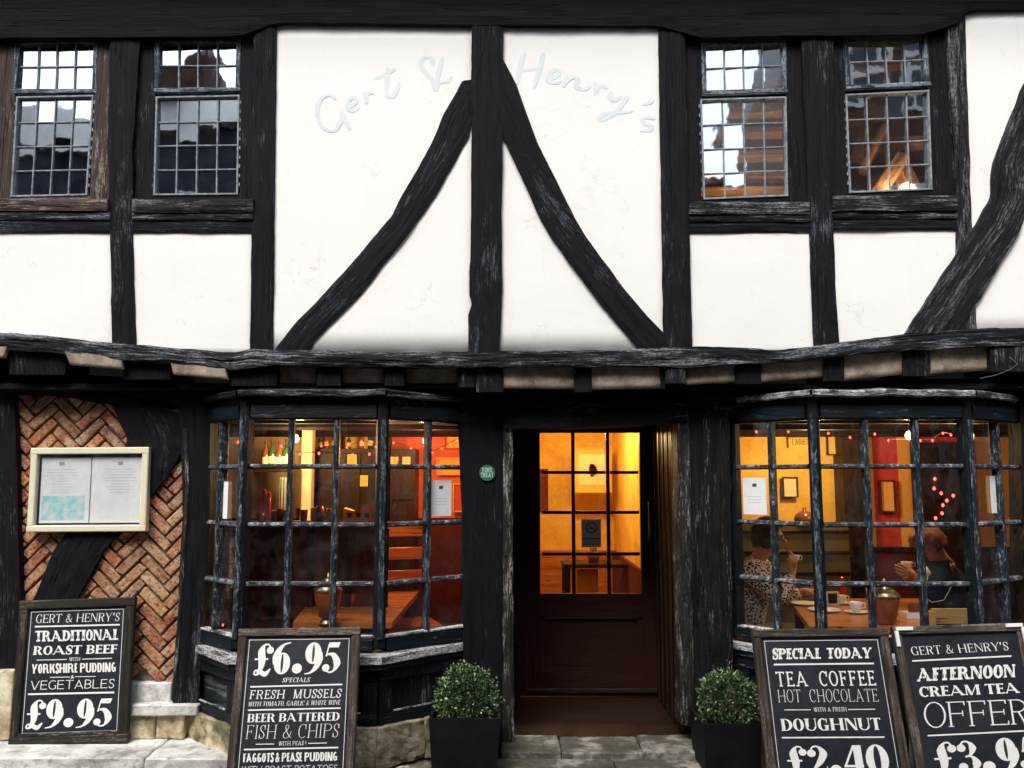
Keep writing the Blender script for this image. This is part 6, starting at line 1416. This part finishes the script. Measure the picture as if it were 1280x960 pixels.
def hand(wr, d, palm, curl=.5, s=1.0):
    """fingers and thumb from the wrist wr in direction d, palm = the way the palm faces"""
    d = Vector(d).normalized(); pn = Vector(palm); pn = (pn - d*pn.dot(d)).normalized(); sd = d.cross(pn); ch = []
    kc = wr + d*.055*s
    base = [(wr, .024*s), (wr + d*.03*s, .028*s), (kc, .027*s)]; ch.append(base)
    for i, (o_, L) in enumerate(((-.027, .062), (-.009, .072), (.009, .068), (.026, .054))):
        k0 = kc + d*.028*s + sd*o_*s; p = k0; dd = d.copy(); c_ = [(kc, .027*s), (k0, .0115*s)]
        for j in range(3):
            dd = (dd + pn*curl*(.55 + .25*j)).normalized(); p = p + dd*(L*(.45, .32, .25)[j])*s; c_.append((p, (.0095, .0085, .007)[j]*s))
        ch.append(c_)
    tb = wr + d*.03*s; th = (d*.6 - sd*.9 + pn*.4).normalized(); p1 = tb + th*.038*s; p2 = p1 + (th + d*.8 + pn*.5).normalized()*.032*s; p3 = p2 + (d + pn*.6).normalized()*.022*s
    ch.append([(tb, .028*s), (p1, .0135*s), (p2, .011*s), (p3, .0085*s)]); return ch
def person(label, pel, chest, neck, head, face, arms, cloth, hair, hairlen, group='diners at the tea table', glasses=False):
    t = thing('person', label, 'person', Vector((pel.x, pel.y, .1)), group)
    face = face.normalized(); up = (head - neck).normalized(); side = face.cross(up).normalized(); up = side.cross(face).normalized()
    ch = [[(pel, .11), (pel.lerp(chest, .5), .105), (chest, .115), (neck, .055), (head - up*.05, .075), (head + up*.04, .092), (head + up*.1, .06)],
          [(head - up*.05, .075), (head - up*.075 + face*.05, .035), (head - up*.085 + face*.075, .022)],
          [(head + up*.04, .092), (head - up*.005 + face*.095, .02), (head - up*.03 + face*.115, .012)]]
    for hx in (-1, 1):                      # thighs and shins under the table
        hip = pel + side*hx*.09; kn = hip + Vector((face.x, face.y, 0)).normalized()*.4 - Vector((0, 0, .02)); an = Vector((kn.x, kn.y, .16)); ch.append([(pel, .11), (hip, .085), (kn, .06), (an, .04), (an + Vector((face.x, face.y, 0)).normalized()*.15 - Vector((0, 0, .02)), .035)])
    gc = [[(pel - Vector((0, 0, .03)), .18), (pel.lerp(chest, .5), .185), (chest, .185), (chest.lerp(neck, .8), .09)]]
    for sh, el, wr, hd_, palm, curl in arms:
        ch.append([(chest, .115), (sh, .056), (sh.lerp(el, .5), .046), (el, .04), (el.lerp(wr, .5), .036), (wr, .024)]); ch += hand(wr, hd_, palm, curl)
        gc.append([(chest, .185), (sh, .1), (sh.lerp(el, .5), .084), (el, .072), (el.lerp(wr, .55), .056), (el.lerp(wr, .93), .046)])
    skinned('body', ch, M['skin'], t); skinned('jumper', gc, cloth, t)
    # face details
    for hx in (-1, 1):
        e = head + up*.015 + face*.088 + side*hx*.032; MB().lathe(e, [(0, -.009), (.008, -.005), (.01, 0), (.008, .005), (0, .009)], 8).build('eye', M['darkink'], t, True)
        er = head + side*hx*.088 - up*.0; MB().lathe(er, [(0, -.03), (.012, -.018), (.014, .01), (0, .03)], 8).build('ear', M['skin'], t, True)
        if glasses: MB().tube([e + face*.016 + (side*math.cos(k*math.pi/6) + up*math.sin(k*math.pi/6))*.022 for k in range(13)], .0025, 5, caps=False).build('spectacles', M['darkink'], t)
    MB().bar(head - up*.062 + face*.092 - side*.02, head - up*.062 + face*.092 + side*.02, .006, .007).build('mouth', M['signred'], t)
    # hair: a cap of displaced shell
    bm = bmesh.new(); bmesh.ops.create_icosphere(bm, subdivisions=4, radius=1)
    rm = Matrix((side, face, up)).transposed()
    dele = []
    for v in bm.verts:
        d = v.co.copy()
        if d.y > .35 and d.z < .45 or (d.z < -.35 - hairlen and True): dele.append(v)
    bmesh.ops.delete(bm, geom=dele, context='VERTS')
    for v in bm.verts:
        d = v.co.copy(); r_ = .115 + noise.noise(Vector((d.x*10, d.y*2, d.z*3)))*.012 + noise.noise(d*16)*.004
        drop = -hairlen*.2*max(0, -d.z) if hairlen else 0
        v.co = head + up*.025 + rm @ Vector((d.x*r_*.92, d.y*r_*1.06, d.z*r_*1.02 + drop))
    for f in bm.faces: f.smooth = True
    me = bpy.data.meshes.new('hair'); bm.to_mesh(me); bm.free(); me.materials.append(hair); mobj('hair', me, t)
    return t
V3 = Vector
Yw = 1.15
def p3(u, v, Y): return P(u, v, Y)
sh = p3(938, 708, Yw - .16); el = p3(972, 752, Yw - .22); wr = p3(992, 716, Yw - .15)
sh2 = p3(950, 706, Yw + .14); el2 = p3(985, 752, Yw + .16); wr2 = p3(1003, 738, Yw + .1)
person('diner on the left in a mottled black and cream knit raising a white cup', V3((p3(925, 780, Yw).x, Yw, .55)), p3(936, 725, Yw), p3(950, 694, Yw), p3(961, 671, Yw), V3((1, -.35, -.1)),
       [(sh, el, wr, V3((.1, .1, 1)), V3((-1, .2, .2)), .5), (sh2, el2, wr2, V3((1, -.1, -.1)), V3((0, -.2, -1)), .25)], M['leopard'], M['hair_dark'], .3, glasses=True)
cup('white cup lifted to the face of the diner in the mottled knit', p3(993, 703, Yw - .17), .9, saucer=False, group='cups in hands')
Ym = 1.0
sh = p3(1172, 716, Ym - .15); el = p3(1168, 752, Ym - .2); wr = p3(1146, 722, Ym - .1)
sh2 = p3(1176, 716, Ym + .15); el2 = p3(1166, 752, Ym + .15); wr2 = p3(1143, 722, Ym + .06)
pm = person('diner on the right in navy bowed low over a cup held in both hands', V3((p3(1198, 780, Ym).x, Ym, .55)), p3(1186, 728, Ym), p3(1180, 700, Ym), p3(1163, 682, Ym), V3((-.8, -.1, -.75)),
       [(sh, el, wr, V3((-.8, .1, .45)), V3((.1, 1, -.1)), .45), (sh2, el2, wr2, V3((-.8, -.1, .45)), V3((.1, -1, -.1)), .45)], M['navy'], M['hair_red'], .1)
MB().tube([p3(1150, 719, Ym - .12), p3(1157, 716, Ym - .125), p3(1163, 722, Ym - .15)], [.04, .05, .052], 12).build('cuff', M['cuff'], pm, True)
MB().tube([p3(1160, 722, Ym - .25), p3(1150, 742, Ym - .26), p3(1165, 753, Ym - .26), p3(1180, 750, Ym - .25), p3(1192, 728, Ym - .22)], .0025, 5).build('bag_strap', M['cuff'], pm, True)
cup('white cup held in both hands of the bowed diner', p3(1134, 712, Ym - .02), .95, saucer=False, group='cups in hands')
